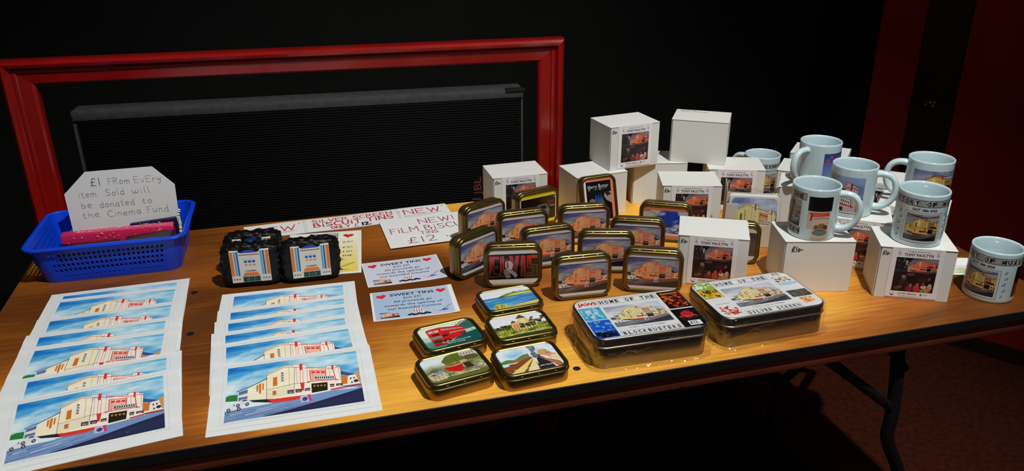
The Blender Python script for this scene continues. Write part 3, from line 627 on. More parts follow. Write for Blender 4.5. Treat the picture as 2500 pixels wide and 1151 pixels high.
# ---------------------------------------------------------------- blue basket
def basket():
    root = empty('plastic_basket', (-.3625, 1.6180, 0), (0, 0, -.018)); tag(root, 'blue lattice plastic basket holding packets and a handwritten card', 'basket')
    Hb = .075; W1, D1, W0, D0 = .270, .196, .240, .168; rad = .022
    # perimeter frames from rounded rectangles, dense resampling of straight runs
    def per(W, D, r, ns=(26, 17), nc=4):
        p = []
        for (cx, cy, a0, (ex, ey), n) in ((W/2-r, -D/2+r, -90, (W/2-r, -D/2), 0),): pass
        segs = []
        def arc(cx, cy, a0):
            for i in range(1, nc+1):
                t = math.radians(a0+90*i/nc); segs.append((cx+r*math.cos(t), cy+r*math.sin(t), 0))
        def run(x0, y0, x1, y1, n):
            for i in range(1, n+1): segs.append((x0+(x1-x0)*i/n, y0+(y1-y0)*i/n, 1))
        segs.append((-W/2+r, -D/2, 0))
        run(-W/2+r, -D/2, W/2-r, -D/2, ns[0]); arc(W/2-r, -D/2+r, -90); run(W/2, -D/2+r, W/2, D/2-r, ns[1]); arc(W/2-r, D/2-r, 0)
        run(W/2-r, D/2, -W/2+r, D/2, ns[0]); arc(-W/2+r, D/2-r, 90); run(-W/2, D/2-r, -W/2, -D/2+r, ns[1]); arc(-W/2+r, -D/2+r, 180)
        return segs[:-1]
    A, B = per(W0, D0, rad), per(W1, D1, rad); n = len(A)
    zs_ = [0, .0085, .0195, .0305, .0415, .0525, .0625, Hb-.003]
    bm = bmesh.new(); V = {}
    def pt(i, z): 
        t = z/Hb; a_, b_ = A[i % n], B[i % n]; return Vector((a_[0]*(1-t)+b_[0]*t, a_[1]*(1-t)+b_[1]*t, z))
    def vert(key, co):
        if key not in V: V[key] = bm.verts.new(co)
        return V[key]
    for i in range(n):
        hole_col = A[(i+1) % n][2] == 1 and A[i][2]+A[(i+1) % n][2] >= 1
        # leave solid margins at ends of every run
        nxt = A[(i+2) % n][2]; prv = A[i][2]
        for j in range(len(zs_)-1):
            q = [vert((i, j), pt(i, zs_[j])), vert(((i+1) % n, j), pt(i+1, zs_[j])), vert(((i+1) % n, j+1), pt(i+1, zs_[j+1])), vert((i, j+1), pt(i, zs_[j+1]))]
            if hole_col and nxt == 1 and prv == 1 and 1 <= j <= 5:
                c = sum((x.co for x in q), Vector())/4; inn = []
                ex = (q[1].co-q[0].co)*.5; ez = (q[3].co-q[0].co)*.5
                for k in range(8):
                    t = 2*PI*(k+.5)/8-PI*.75-PI/8+.0; sx, sz = math.cos(t), math.sin(t); m_ = max(abs(sx), abs(sz)); f_s = .62*(1/m_)*(.86 if abs(abs(sx)-abs(sz)) < .45 else 1)
                    inn.append(bm.verts.new(c+ex*sx*f_s+ez*sz*f_s))
                # ring faces between the quad and octagon: octagon verts k=0,1 near corner 0 ... 
                ang = lambda p: math.atan2((p-c).dot(ez)/ez.length_squared, (p-c).dot(ex)/ex.length_squared)
                inn.sort(key=lambda x: ang(x.co)); qs = sorted(q, key=lambda x: ang(x.co))
                for k in range(4):
                    i0, i1, i2 = inn[(2*k) % 8], inn[(2*k+1) % 8], inn[(2*k+2) % 8]
                    bm.faces.new((qs[k], i1, i0)); bm.faces.new((qs[k], qs[(k+1) % 4], i2, i1))
            else: bm.faces.new(q)
    bmesh.ops.recalc_face_normals(bm, faces=bm.faces[:])
    o = bm_obj('wall_lattice', bm, root, BLUE); md = o.modifiers.new('s', 'SOLIDIFY'); md.thickness = .0018; md.offset = 0
    v, f = rr_loft(W0, D0, rad, [(.004, .0), (.0, .0018), (-.0003, .005), (.0015, .005), (.003, .0022)], 8); o = pymesh('base', v, f, root, BLUE, True, 40)
    pr = [(.0015, Hb-.004), (-.0005, Hb-.006), (-.0045, Hb-.0055), (-.0075, Hb-.004), (-.0085, Hb-.0015), (-.0075, Hb+.0003), (-.003, Hb+.0012), (.0005, Hb+.0010), (.0015, Hb-.0006), (.0015, Hb-.004)]
    v, f = rr_loft(W1, D1, rad, pr, 8, False, False); pymesh('rim', v, f, root, BLUE, True, 60)
basket()
def packet(name, lx, ly, lz, loc, rot, m, lab, cat='packet', wob=.0012):
    b = box_bm(-lx/2, lx/2, -ly/2, ly/2, 0, lz, .003, seg=2); bmesh.ops.subdivide_edges(b, edges=b.edges[:], cuts=3, use_grid_fill=True)
    for v in b.verts: v.co += Vector((noise.noise(v.co*60), noise.noise(v.co*60+Vector((3, 1, 2))), 0))*wob
    o = bm_obj(name, b, None, m, True, 60); o.location = loc; o.rotation_euler = rot; tag(o, lab, cat); return o
def foil(o, lx, y0, y1, z, n, seed, part='foil_print', front=None):
    rnd = random.Random(seed); v = []; f = []
    for i in range(n):
        x = rnd.uniform(-lx/2, lx/2); s_ = rnd.uniform(.0006, .0019)
        if front is None: P = [(x-s_, rnd.uniform(y0, y1), z), ]; y = P[0][1]; q = [(x-s_, y-s_*.5, z), (x+s_, y-s_*.3, z+rnd.uniform(0, .0006)), (x+s_*.6, y+s_*.7, z+.0004), (x-s_*.7, y+s_*.6, z)]
        else:
            zz = rnd.uniform(y0, y1); q = [(x-s_, front, zz-s_*.5), (x+s_, front, zz-s_*.3), (x+s_*.6, front, zz+s_*.7), (x-s_*.7, front, zz+s_*.6)]
        k = len(v); v += q; f.append(tuple(range(k, k+4)))
    pymesh(part, v, f, o, GLITTER)['kind'] = 'stuff'
p = packet('foil_packet', .205, .020, .056, (-.3590, 1.6280, .0054), (.0, 0, -.018), PINK, 'pink packet with shiny gold and white print standing at the back of the blue basket'); foil(p, .18, -.009, .009, .0572, 90, 1); foil(p, .19, .030, .054, 0, 26, 2, 'gold_print', -.0118)
p = packet('foil_packet', .110, .036, .044, (-.4080, 1.5850, .0054), (0, 0, -.02), BLACKP, 'matt black packet lying at the front left of the blue basket')
p = packet('foil_packet', .088, .046, .048, (-.2960, 1.5850, .0060), (0, -.07, -.01), BLACKP, 'glossy black packet leaning at the front right of the blue basket'); foil(p, .09, .036, .046, 0, 14, 5, 'gold_print', -.0262)
p = packet('foil_packet', .088, .010, .058, (-.2930, 1.6490, .0060), (0, -.06, -.0), NAVY, 'dark navy packet showing behind the glossy black one in the blue basket')
v, f = tube(smooth_path([(-.2440, 1.615, .045), (-.2425, 1.617, .066), (-.2445, 1.618, .080), (-.2400, 1.618, .092)], 2), [.0012+.0022*abs(math.sin(i*1.7)) for i in range(16)], 6)
o = pymesh('twist_tie', [(x+.2420, y-1.617, z-.045) for x, y, z in v], f, None, GLITTER); o.location = (-.2420, 1.617, .045); tag(o, 'crinkled gold and white foil twist at the right end of the blue basket', 'twist tie')
# the hand-lettered card, cut corners
cp = [(-.405, .170), (-.283, .170), (-.247, .129), (-.251, .022), (-.449, .022), (-.4495, .128)]
bm = bmesh.new(); vs1 = [bm.verts.new((x+.35, 0, z)) for x, z in cp]; vs2 = [bm.verts.new((x+.35, .0006, z)) for x, z in cp]
bm.faces.new(list(reversed(vs1))); bm.faces.new(vs2)
for i in range(6): bm.faces.new((vs1[i], vs1[(i+1) % 6], vs2[(i+1) % 6], vs2[i]))
bmesh.ops.recalc_face_normals(bm, faces=bm.faces[:])
o = bm_obj('handwritten_card', bm, None, PAPER); o.location = (-.35, 1.6650, 0); o.rotation_euler = (0, 0, 0); tag(o, 'white card with cut corners saying one pound from every item goes to the fund', 'card')
a = Art(); Kp = (138, 140, 146); dx = .35
a.hand('\u00a31', -.421+dx+.021, .140, .0155, (24, 24, 44), .0011, width=.022); 
a.hand('FRom', -.368+dx, .1395, .0130, Kp, .00075, width=.042, jit=.06); a.hand('EvEry', -.320+dx, .1385, .0130, Kp, .00075, width=.052, jit=.06)
a.hand('item', -.425+dx, .1175, .0130, Kp, .00075, width=.034, jit=.06); a.hand('Sold', -.376+dx, .1170, .0130, Kp, .00075, width=.036, jit=.06); a.hand('will', -.328+dx, .1170, .0130, Kp, .00075, width=.036, jit=.06)
a.hand('be', -.424+dx, .0955, .0130, Kp, .00075, width=.022, jit=.06); a.hand('donated', -.391+dx, .0940, .0130, Kp, .00075, width=.066, jit=.05); a.hand('to', -.313+dx, .0945, .0120, Kp, .00075, width=.022, jit=.05)
a.hand('the', -.426+dx, .0750, .0130, Kp, .00075, width=.034, jit=.06); a.hand('Cinema', -.380+dx, .0735, .0130, Kp, .00075, width=.064, jit=.05); a.hand('Fund', -.308+dx, .0735, .0140, Kp, .00075, width=.044, jit=.06)
a.build('handwriting', o, lambda x, y, h: (x, -h, y), INKM)

# ---------------------------------------------------------------- black lumpy cinema ornaments
def ornament_art(a, blue=0):
    W, H = .0685, .062; cr = (226, 220, 206); B1, B2, O_ = (36, 98, 170), (86, 164, 208), (238, 122, 22)
    hw = W/2
    a.poly([(-hw, .0), (-hw, H), (-hw+.0155, H), (-hw+.017, H-.004), (hw-.017, H-.004), (hw-.0155, H), (hw, H), (hw, 0), (.0165, 0), (.0155, .001), (-.0155, .001), (-.0165, -.0)], cr)
    a.poly([(-.017, H-.004), (.017, H-.004), (.006, H+.0015), (-.006, H+.0015)], (30, 70, 176))
    for sg in (-1, 1):
        X = lambda x: sg*(hw-x)
        def st(x0, x1, c, y=.0135): a.poly([(X(x0), y), (X(x1), y), (X(x1), H-.0008), (X(x0), H-.0008)], c)
        st(.0004, .0058, O_); st(.0075, .0108, B1 if sg > 0 else B2); st(.0118, .0150, B2 if sg > 0 else B1)
        for k, c in enumerate(((70, 110, 180), (50, 50, 110), (190, 60, 110)) if sg < 0 else ((70, 110, 170), (40, 110, 80), (200, 50, 100))): a.ell(-hw+.0035+k*.0048 if sg < 0 else hw-.0131+k*.0048, .0065, .0016, .0016, c, 10)
    a.line([(-.0165, H-.0078), (.0165, H-.0078)], .0022, (170, 112, 80))
    a.line([(-.0115, .0452), (.0115, .0452)], .0004, (150, 150, 160))
    for k in range(3): a.rect(-.0098+k*.0070, .0385, -.0045+k*.0070, .0430, (34, 84, 184)); a.rect(-.0092+k*.0070, .0325, -.0042+k*.0070, .0358, (226, 150, 84))
    a.text('CINEMA', 0, .0195+.0012, .0030, (30, 26, 24), 'C', .03, w=.020)
    a.poly([(-.0150, .0118), (.0150, .0118), (.0115, .0190), (-.0115, .0190)], (240, 122, 26)); a.rect(-.0160, .0112, .0160, .0122, (180, 176, 166))
    a.rect(-.0150, .0012, .0150, .0108, (20, 62, 44))
    for x in (-.005, .005): a.rect(x-.0002, .0012, x+.0002, .0108, (190, 200, 190))
    for x in (-.0075, 0, .0078): a.ell(x, .006, .0006, .0006, (230, 230, 220), 6)
def ornament(loc, th, lab):
    root = empty('cinema_ornament', loc, (0, 0, th)); tag(root, lab, 'ornament', 'black cinema ornaments')
    W, H, D = .102, .0795, .034
    b = bmesh.new(); bmesh.ops.create_cube(b, size=1); bmesh.ops.subdivide_edges(b, edges=b.edges[:], cuts=35, use_grid_fill=True)
    for v in b.verts:
        c = v.co*2; n4 = (abs(c.x)**6+abs(c.y)**4+abs(c.z)**6)**(1/5.4); c = c/max(n4, 1e-6) if max(abs(c.x), abs(c.y), abs(c.z)) > .99 else c
        p = Vector((c.x*W/2, c.y*D/2, c.z*H/2+H/2)); nrm = Vector((c.x, c.y*.6, c.z)).normalized()
        face = max(0, -c.y)*max(0, 1-max(abs(c.x), abs(c.z))**4)
        k = (abs(noise.noise(p*95+Vector((th*9, 0, 0))))*.0058+noise.noise(p*210)*.0020+noise.noise(p*28)*.003+.001)*(1-min(1, face*1.15))
        p += nrm*k*(.25 if p.z < .006 else 1); p.z = max(p.z, 0); v.co = p
    body = bm_obj('body', b, root, LUMPY, True)
    pl = box_bm(-.0343, .0343, -.0198, -.012, .0125, .0745-.0042, .0006); box_bm(-.0343, -.0188, -.0198, -.012, .060, .0745, .0006, pl); box_bm(.0188, .0343, -.0198, -.012, .060, .0745, .0006, pl)
    pq = bm_obj('plaque', pl, root, CARD, True, 40)
    a = Art(); ornament_art(a); a.build('painted_facade', pq, lambda x, y, h: (x, -.0199-h, y+.0125), INK)
for (x, y, th), lab in zip([(-.1055, 1.4300, -.085), (-.1020, 1.4840, -.06), (.0000, 1.4210, -.012)], ['black lumpy ornament with a painted cinema front, front one of the overlapping pair', 'black lumpy ornament mostly hidden behind the front one of the pair', 'black lumpy ornament with a painted cinema front, on the right before the yellow sign']):
    ornament((x, y, .0002), th, lab)
#PART4
# ---------------------------------------------------------------- white mug cartons
BW, BD, BH = .1235, .0933, .098
def sticker_art():
    a = Art(); x0, x1 = .0195, .1040
    a.rect(x0, .0035, x1, .0972, (236, 234, 234)); px0, px1, py0, py1 = .0285, .0965, .0152, .0800
    D = (24, 22, 26)
    a.text('Original Artwork by', .0630, .0905, .0030, D, 'C', .004, w=.036); a.text('TONY PAULTYN', .0630, .0830, .0052, D, 'C', .03, w=.0470)
    for cx in (.0320, .0935):
        for k in range(3): a.line([(cx-.003, .0935-k*.0035), (cx+.003, .0942-k*.0035)], .0005, (120, 60, 70))
        a.line([(cx-.0005, .0905), (cx-.0008, .0828)], .0006, (60, 40, 60)); a.line([(cx, .0880), (cx+.003, .0835)], .0006, (60, 40, 60))
    a.rect(px0, py0, px1, py1, (22, 14, 16))
    a.rect(px0, .0560, .0455, py1, (28, 30, 36)); a.rect(px0, .0520, .0480, .0565, (52, 46, 52))
    rnd = random.Random(5)
    for i in range(22): x = rnd.uniform(px0+.002, .044); y = rnd.uniform(.056, .077); s_ = rnd.uniform(.0005, .0018); a.rect(x, y, x+s_, y+s_*2, rnd.choice([(70, 70, 80), (50, 60, 56), (110, 106, 110), (12, 10, 12)]))
    for i in range(26): x = rnd.uniform(.042, .054); y = rnd.uniform(.054, .076); s_ = rnd.uniform(.0008, .0026); a.ell(x, y, s_*.7, s_, rnd.choice([(150, 140, 144), (60, 50, 60), (110, 96, 100), (190, 180, 180), (40, 34, 40)]), 7)
    a.clip = [(.0500, .0490), (px1, .0500), (px1, py1), (.0560, py1), (.0480, .0660)]
    cinema(a, .0440, .0470, .1010, .0800, PAL_L, 1); a.clip = None
    a.poly([(px0, .0520), (.0560, .0535), (px1, .0500), (px1, .0440), (px0, .0420)], (34, 22, 24)); a.ell(.056, .049, .007, .0025, (92, 62, 66), 14)
    for x, y, rx, ry, c in ((.0460, .0405, .0040, .0055, (92, 66, 64)), (.0455, .0440, .0036, .0030, (140, 112, 110)), (.0440, .0330, .0042, .0060, (52, 34, 32)), (.0370, .0215, .0042, .0035, (86, 56, 58)), (.0420, .0235, .0036, .0030, (100, 70, 70)), (.0780, .0395, .0120, .0050, (62, 24, 32)), (.0870, .0420, .0022, .0030, (120, 70, 78)),
        (.0570, .0215, .0060, .0055, (120, 34, 58)), (.0590, .0275, .0028, .0036, (150, 100, 96)), (.0690, .0225, .0056, .0066, (206, 44, 56)), (.0700, .0300, .0026, .0034, (170, 90, 84)), (.0800, .0260, .0046, .0036, (214, 186, 170)), (.0790, .0310, .0022, .0040, (150, 60, 66)), (.0890, .0255, .0052, .0040, (196, 140, 96)), (.0860, .0195, .0070, .0040, (180, 130, 84)), (.0900, .0300, .0030, .0028, (200, 160, 130)), (.0780, .0185, .0040, .0030, (150, 100, 70))): a.ell(x, y, rx, ry, c, 12)
    for i in range(20): x = rnd.uniform(.052, .095); y = rnd.uniform(.0165, .031); a.ell(x, y, rnd.uniform(.0006, .0018), rnd.uniform(.0006, .0016), rnd.choice([(220, 190, 160), (160, 30, 50), (90, 40, 40), (206, 120, 70), (60, 30, 34)]), 6)
    a.text('07790 246526', .0560, .0092, .0032, D, 'C', .02, w=.030); a.rect(.0770, .0090, .0798, .0122, (40, 36, 60)); a.line([(.081, .0113), (.090, .0113)], .0006, (120, 120, 124)); a.line([(.081, .0096), (.088, .0096)], .0006, (120, 120, 124))
    a.text('tony@tonypaultyn.co.uk', .0610, .0052, .0022, (60, 60, 64), 'C', .006, w=.038)
    a.line([(.0275, .0105), (.0300, .0070), (.0340, .0075)], .0010, (120, 40, 70)); a.line([(.0295, .0068), (.0350, .0120)], .0006, (60, 60, 70)); a.ell(.0315, .0070, .0028, .0012, (90, 60, 120), 10)
    return a
SA = sticker_art(); FRONT = lambda x, y, h: (x, -h, y)
def carton_mesh():
    b = box_bm(.0022, BW, .0006, BD, 0, BH-.0012, .0006, seg=1)
    box_bm(0, .0009, .0012, BD-.0006, .0006, BH-.0014, .0003, b, 1)            # end flap, a dark gap behind it
    bw = bmesh.new(); box_bm(-.0003, BW+.0003, -.0004, BD+.0002, BH-.0011, BH, .0004, bw, 1)
    me = bpy.data.meshes.new('t'); bw.to_mesh(me); bw.free(); b.from_mesh(me); bpy.data.meshes.remove(me); return b
cm = bpy.data.meshes.new('mug_carton'); b_ = carton_mesh(); b_.to_mesh(cm); b_.free(); cm.materials.append(CARD)
stk_me = None; price_me = None
def carton(x, y, th, z, lab, sticker=True, price=True):
    global stk_me, price_me
    o = link('mug_carton', cm); o.location = (x, y, z); o.rotation_euler.z = th; tag(o, lab, 'box', 'white mug cartons')
    if sticker:
        if stk_me is None: stk_me = SA.build('sticker', o, FRONT, INK, base=2.2e-4).data; stk_me.name = 'sticker'
        else: link('sticker', stk_me, o)
    if price:
        if price_me is None:
            a = Art(); a.hand('\u00a310-', .0050, .0835, .0066, (14, 14, 16), .0010, width=.0130); price_me = a.build('price_mark', o, FRONT, INKM, base=1.5e-4).data
        else: link('price_mark', price_me, o)
    return o
Z1 = BH+.0003
carton(.9534, 1.0677, -.478, 0, 'white picture-label carton at the right front, carrying a music history mug')
carton(.6411, 1.2117, -.480, 0, 'white picture-label carton at the front centre, just behind the clear-wrapped biscuit tins')
c = carton(.8067, 1.1305, -.288, 0, 'plain-fronted white carton marked with a pound price, under the silver screen mug', False, False)
a = Art(); a.hand('\u00a310-', .0125, .0790, .0090, (14, 14, 16), .0014, width=.0210); a.build('price_mark', c, FRONT, INKM, base=1.5e-4)
carton(.3966, 1.6040, .006, 0, 'white picture-label carton standing furthest left, behind the tins')
carton(.7263, 1.4605, -.321, 0, 'white picture-label carton standing behind the blue aeroplane tin')
carton(.6531, 1.5785, .126, Z1, 'white picture-label carton stacked on top at the left of the back row')
carton(.5705, 1.5556, .105, 0, 'plain white carton behind the tall dark portrait tin, supporting a labelled carton', False, False)
c = carton(.8107, 1.6080, -.577, Z1, 'blank white carton on top of two others at the back, writing on its lid', False, False)
a = Art(); a.hand('CiNEMA', .010, .0830, .0060, (60, 60, 64), .0008, width=.036); a.hand('Snow/Winter', .012, .0740, .0060, (60, 60, 64), .0008, width=.062); a.build('lid_writing', c, lambda x, y, h: (x, y, BH+h), INKM)
carton(.7264, 1.6140, -.249, 0, 'plain white carton in the back row in shadow beneath the blank topmost one', False, False)
carton(.8697, 1.5296, -.363, 0, 'white picture-label carton at the back, left of the small back mug')
carton(1.0110, 1.4845, -.738, 0, 'blank white carton right of the small back mug', False, False)
carton(.9542, 1.3868, -.627, 0, 'blank white carton under the mug with its handle towards the viewer', False, False)
carton(1.1111, 1.5878, -.757, 0, 'blank white carton furthest back at the right, behind the blue picture mug', False, False)
carton(.9400, 1.2180, -.623, 0, 'white picture-label carton under the red cinema facade mug')
carton(1.0830, 1.2440, -.811, 0, 'white carton under the furthest right raised mug')
carton(1.1320, 1.3780, -.726, 0, 'white picture-label carton behind the handles of two mugs at the right')

# ---------------------------------------------------------------- mugs
MR, MH = .041, .095
mprof = [(.0375, 0), (.0395, .0006), (.0405, .0025), (MR, .006), (MR, MH-.006), (.0412, MH-.003), (.0410, MH-.0008), (.0398, MH), (.0384, MH-.0008), (.0376, MH-.004), (.0374, MH-.02), (.0372, .014), (.034, .0075), (.026, .006), (.001, .0058)]
v, f = lathe(mprof, 96); cup_me = bpy.data.meshes.new('cup'); cup_me.from_pydata(v, [], f); cup_me.materials.append(CERAM)
for p in cup_me.polygons: p.use_smooth = True
hp = smooth_path([(.0385, 0, .0800), (.0470, 0, .0815), (.0600, 0, .0805), (.0700, 0, .0730), (.0745, 0, .0600), (.0745, 0, .0460), (.0700, 0, .0320), (.0600, 0, .0210), (.0480, 0, .0165), (.0385, 0, .0170)], 2)
v, f = tube(hp, [.0058+.0016*abs(2*i/(len(hp)-1)-1)**4 for i in range(len(hp))], 18, flat=1.22, upv=Vector((0, 0, 1))); h_me = bpy.data.meshes.new('handle'); h_me.from_pydata([tuple(q) for q in v], [], f); h_me.materials.append(CERAM)
for p in h_me.polygons: p.use_smooth = True
def mug(x, y, z, hang, art, ang, lab):
    root = empty('mug', (x, y, z), (0, 0, 0)); tag(root, lab, 'mug', 'white printed mugs')
    link('cup', cup_me, root); h = link('handle', h_me, root); h.rotation_euler.z = hang
    art.slice(0, .0030)
    art.build('printed_picture', root, lambda u, w_, h_: ((MR+h_)*math.cos(ang+u/MR), (MR+h_)*math.sin(ang+u/MR), w_), INKC, dz=1.2e-5, base=1e-4)
def band(a, x0, x1, y0, y1, s_, cx, w_, frame=.0009):
    a.rect(x0, y0, x1, y1, (20, 18, 18)); a.rect(x0+(.0 if x0 < -.06 else frame), y0+frame, x1-frame, y1-frame, (150, 148, 142)); n = len(s_)
    for i, ch in enumerate(s_):
        xc = cx-w_/2+(i+.5)*w_/n
        if not (x0 < xc < x1): continue
        if ch != ' ':
            a.rect(xc-w_/n*.44, y0+frame*1.6, xc-w_/n*.05, y1-frame*1.6, (196, 194, 190)); a.text(ch, xc, y0+(y1-y0)*.20, (y1-y0)*.60, (12, 10, 10), 'C', .05, w=min(w_/n*.74, w_/n*(.3 if ch in 'I1' else .74)))
        a.rect(xc+w_/n*.47, y0+frame, xc+w_/n*.50, y1-frame, (60, 56, 54))
def note(a, x, y, s_, c=(30, 28, 30)):
    a.ell(x-s_*.5, y-s_*.6, s_*.38, s_*.28, c, 8); a.ell(x+s_*.5, y-s_*.4, s_*.38, s_*.28, c, 8); a.line([(x-s_*.2, y-s_*.6), (x-s_*.2, y+s_*.6), (x+s_*.8, y+s_*.8), (x+s_*.8, y-s_*.4)], s_*.16, c)
def music_art():
    a = Art(); band(a, -.082, .082, .0735, .0860, 'HISTORY OF MUSIC', .0, .146)
    a.text('OCT 18th 2025', 0, .0665, .0040, (16, 14, 14), 'C', .04, w=.040)
    a.rect(-.0315, .0085, .0315, .0635, (60, 56, 56)); a.rect(-.0308, .0092, .0308, .0628, (196, 196, 192)); a.rect(-.0272, .0125, .0272, .0600, (60, 58, 66))
    a.clip = [(-.0268, .0130), (.0268, .0130), (.0268, .0595), (-.0268, .0595)]; cinema(a, -.036, .0130, .038, .0595, PAL_M, 1); a.clip = None
    a.poly([(-.022, .0562), (.0, .0545), (.026, .0560), (.026, .0575), (.0, .0562), (-.022, .0580)], (26, 24, 40))
    for sx in (-1, 1):
        for k, (yy, s_) in enumerate(((.060, .0030), (.049, .0030), (.038, .0036), (.026, .0030), (.015, .0026))): note(a, sx*.0405+(.001 if k % 2 else -.001), yy, s_)
        a.rect(sx*.0590 if sx > 0 else -.080, .012, .080 if sx > 0 else -.0590*1, .0700, (26, 20, 18))
    return a
CA = lambda x, y: math.atan2(-y, -x)
m1, m2, m3, m4, m5, m6, m7 = (1.1560, 1.0200), (1.0303, 1.0771), (.8710, 1.1535), (1.0520, 1.6075), (1.0348, 1.3780), (1.0046, 1.2276), (1.1669, 1.2183)
mug(*m1, 0, CA(*m1)+PI+.1, music_art(), CA(*m1)-.42, 'mug with music history print standing on the bare table at the far right')
mug(*m2, Z1, CA(*m2)+PI, music_art(), CA(*m2)+.16, 'mug with music history print standing on the front right labelled carton')
a = Art(); band(a, -.075, -.0135, .0730, .0858, 'OF THE ', -.0420, .0640); band(a, -.075, -.0195, .0085, .0215, 'SCREEN', -.0440, .0500)
a.rect(-.070, .0235, -.0215, .0710, (96, 94, 88)); a.clip = [(-.070, .0235), (-.0215, .0235), (-.0215, .0710), (-.070, .0710)]
cinema(a, -.070, .0235, -.010, .0710, dict(PAL_M, s0=(90, 92, 84), s1=(120, 122, 112), cl=(150, 150, 140), wall=(150, 140, 112), side=(110, 100, 76), red=(70, 56, 40)), 1); a.clip = None
a.rect(-.0090, .0560, .0330, .0820, (16, 16, 14)); a.rect(-.0085, .0230, .0300, .0558, (196, 172, 152)); a.rect(.0010, .0050, .0300, .0400, (192, 180, 156))
a.line([(-.004, .0515), (.027, .0520)], .0035, (214, 62, 44)); a.line([(.0, .0475), (.028, .0490)], .0026, (200, 56, 44)); a.line([(-.0015, .0490), (-.002, .0395)], .0030, (150, 34, 30)); a.line([(.003, .0425), (.015, .0440), (.028, .0430)], .0008, (60, 40, 30))
for x, y, rx, ry, c in ((.008, .026, .004, .005, (120, 84, 54)), (.014, .029, .0035, .005, (140, 110, 80)), (.019, .028, .0045, .006, (130, 100, 70)), (.024, .026, .004, .005, (90, 50, 40)), (.015, .022, .010, .003, (150, 120, 80)), (.0155, .0165, .0125, .0050, (50, 50, 50)), (.0155, .0165, .0115, .0040, (110, 124, 130))): a.ell(x, y, rx, ry, c, 16)
mug(*m3, Z1, CA(*m3)+PI/2-.08, a, CA(*m3)-.0, 'silver screen mug with film pictures on the plain priced carton, handle to the right')
a = Art(); band(a, -.06, .06, .0700, .0800, '          CINEMA', -.012, .140, .0008); a.line([(-.03, .0665), (.06, .0665)], .0010, (20, 18, 18)); [a.rect(.004+i*.0036, .0612, .0066+i*.0036, .0634, (40, 38, 38)) for i in range(11)]
a.clip = [(.006, .010), (.05, .010), (.05, .058), (.006, .058)]; cinema(a, -.030, .010, .06, .058, PAL_M, 1); a.clip = None
mug(*m4, 0, CA(*m4)-PI/2-.45, a, CA(*m4), 'small-looking mug at the very back between two cartons')
a = Art(); a.grid(.010, .012, .085, .078, 6, 10, lambda u, v: mixc((120, 150, 200), (58, 84, 150), v)); 
for k in range(4): a.line([(.012, .074-k*.0042), (.04, .0755-k*.0042), (.08, .0775-k*.0042)], .0016, (24, 30, 84))
a.ell(.026, .0700, .0030, .0032, (206, 50, 66), 10); a.ell(.018, .0635, .0034, .0034, (206, 50, 66), 10); a.poly([(.010, .012), (.085, .012), (.085, .022), (.03, .028), (.018, .024), (.010, .027)], (24, 52, 44))
mug(*m5, Z1, CA(*m5)-.66, a, CA(*m5), 'mug with pale blue picture, its handle pointing towards the viewer on the left')
PAL_R = dict(PAL_L, s0=(58, 84, 150), s1=(110, 134, 176), cl=(140, 160, 190), wall=(196, 160, 150), side=(196, 96, 84), red=(140, 30, 30), orange=(200, 80, 50), pave=(60, 56, 60), panel=(120, 30, 30))
a = Art(); a.clip = [(-.085, .012), (.0225, .012), (.0225, .0790), (-.085, .0790)]; cinema(a, -.168, -.049, .042, .101, PAL_R, 2); a.clip = None; a.line([(-.085, .0085), (.024, .0085)], .0010, (40, 36, 36))
mug(*m6, Z1, CA(*m6)+PI/2-.06, a, CA(*m6), 'mug with a red cinema facade, handle on the right, between two other mugs')
a = Art(); a.clip = [(-.028, .012), (.060, .012), (.060, .0790), (-.028, .0790)]; cinema(a, -.036, .012, .075, .0790, dict(PAL_M, s0=(100, 104, 150), s1=(140, 144, 176), cl=(176, 176, 186)), 1); a.clip = None
for k in range(3): a.line([(.006, .0765-k*.0036), (.058, .0775-k*.0036)], .0012, (30, 30, 60))
heart(a, .020, .0700, .003, (206, 60, 90))
mug(*m7, Z1, CA(*m7)-PI/2+.12, a, CA(*m7), 'furthest right raised mug with cinema picture, handle to the left')

# ---------------------------------------------------------------- gold pocket tins
TW, TD, TT = .1057, .083, .0272
v, f = rr_loft(TW, TD, .018, [(.0030, 0), (.0016, .0004), (.0012, .0016), (.0012, .0172), (.0016, .0180)], 10); tb_me = bpy.data.meshes.new('body'); tb_me.from_pydata(v, [], f); tb_me.materials.append(GOLDB)
lp = [(.0014, .0176), (.0004, .0174), (-.0003, .0178), (-.0005, .0185), (-.0002, .0192), (.0005, .0196), (.0008, .0200), (.0008, .0238), (.0011, .0252), (.0019, .0264), (.0030, .0271), (.0042, TT), (.0056, .0270), (.0068, .0262), (.0074, .0255), (.0080, .0253)]
v, f = rr_loft(TW, TD, .018, lp, 10)
def bump(cx, cy, L_, n=10):
    b0 = len(v); ax = 1 if abs(cy) > abs(cx) else 0
    for j in range(5):
        for i in range(n+1):
            t = i/n*2-1; s_ = j/4*2-1; hgt = .0007*max(0, 1-t**4)*max(0, 1-s_**4)
            q = (cx+t*L_, cy+math.copysign(hgt, cy), .0222+s_*.0010); v.append(q)
    for j in range(4):
        for i in range(n):
            k = b0+j*(n+1)+i; q = (k, k+1, k+n+2, k+n+1); f.append(q if cy < 0 else tuple(reversed(q)))
for sy in (-1, 1):
    for cx in (-.026, 0, .026): bump(cx, sy*(TD/2-.0008), .0028)
tl_me = bpy.data.meshes.new('lid'); tl_me.from_pydata(v, [], f); tl_me.materials.append(GOLD)
for me in (tb_me, tl_me):
    for p in me.polygons: p.use_smooth = True
    me.set_sharp_from_angle(angle=math.radians(50))
CLIP = rr(.0894, .0667, .0098, 5); BX, BY = .0447, .03335
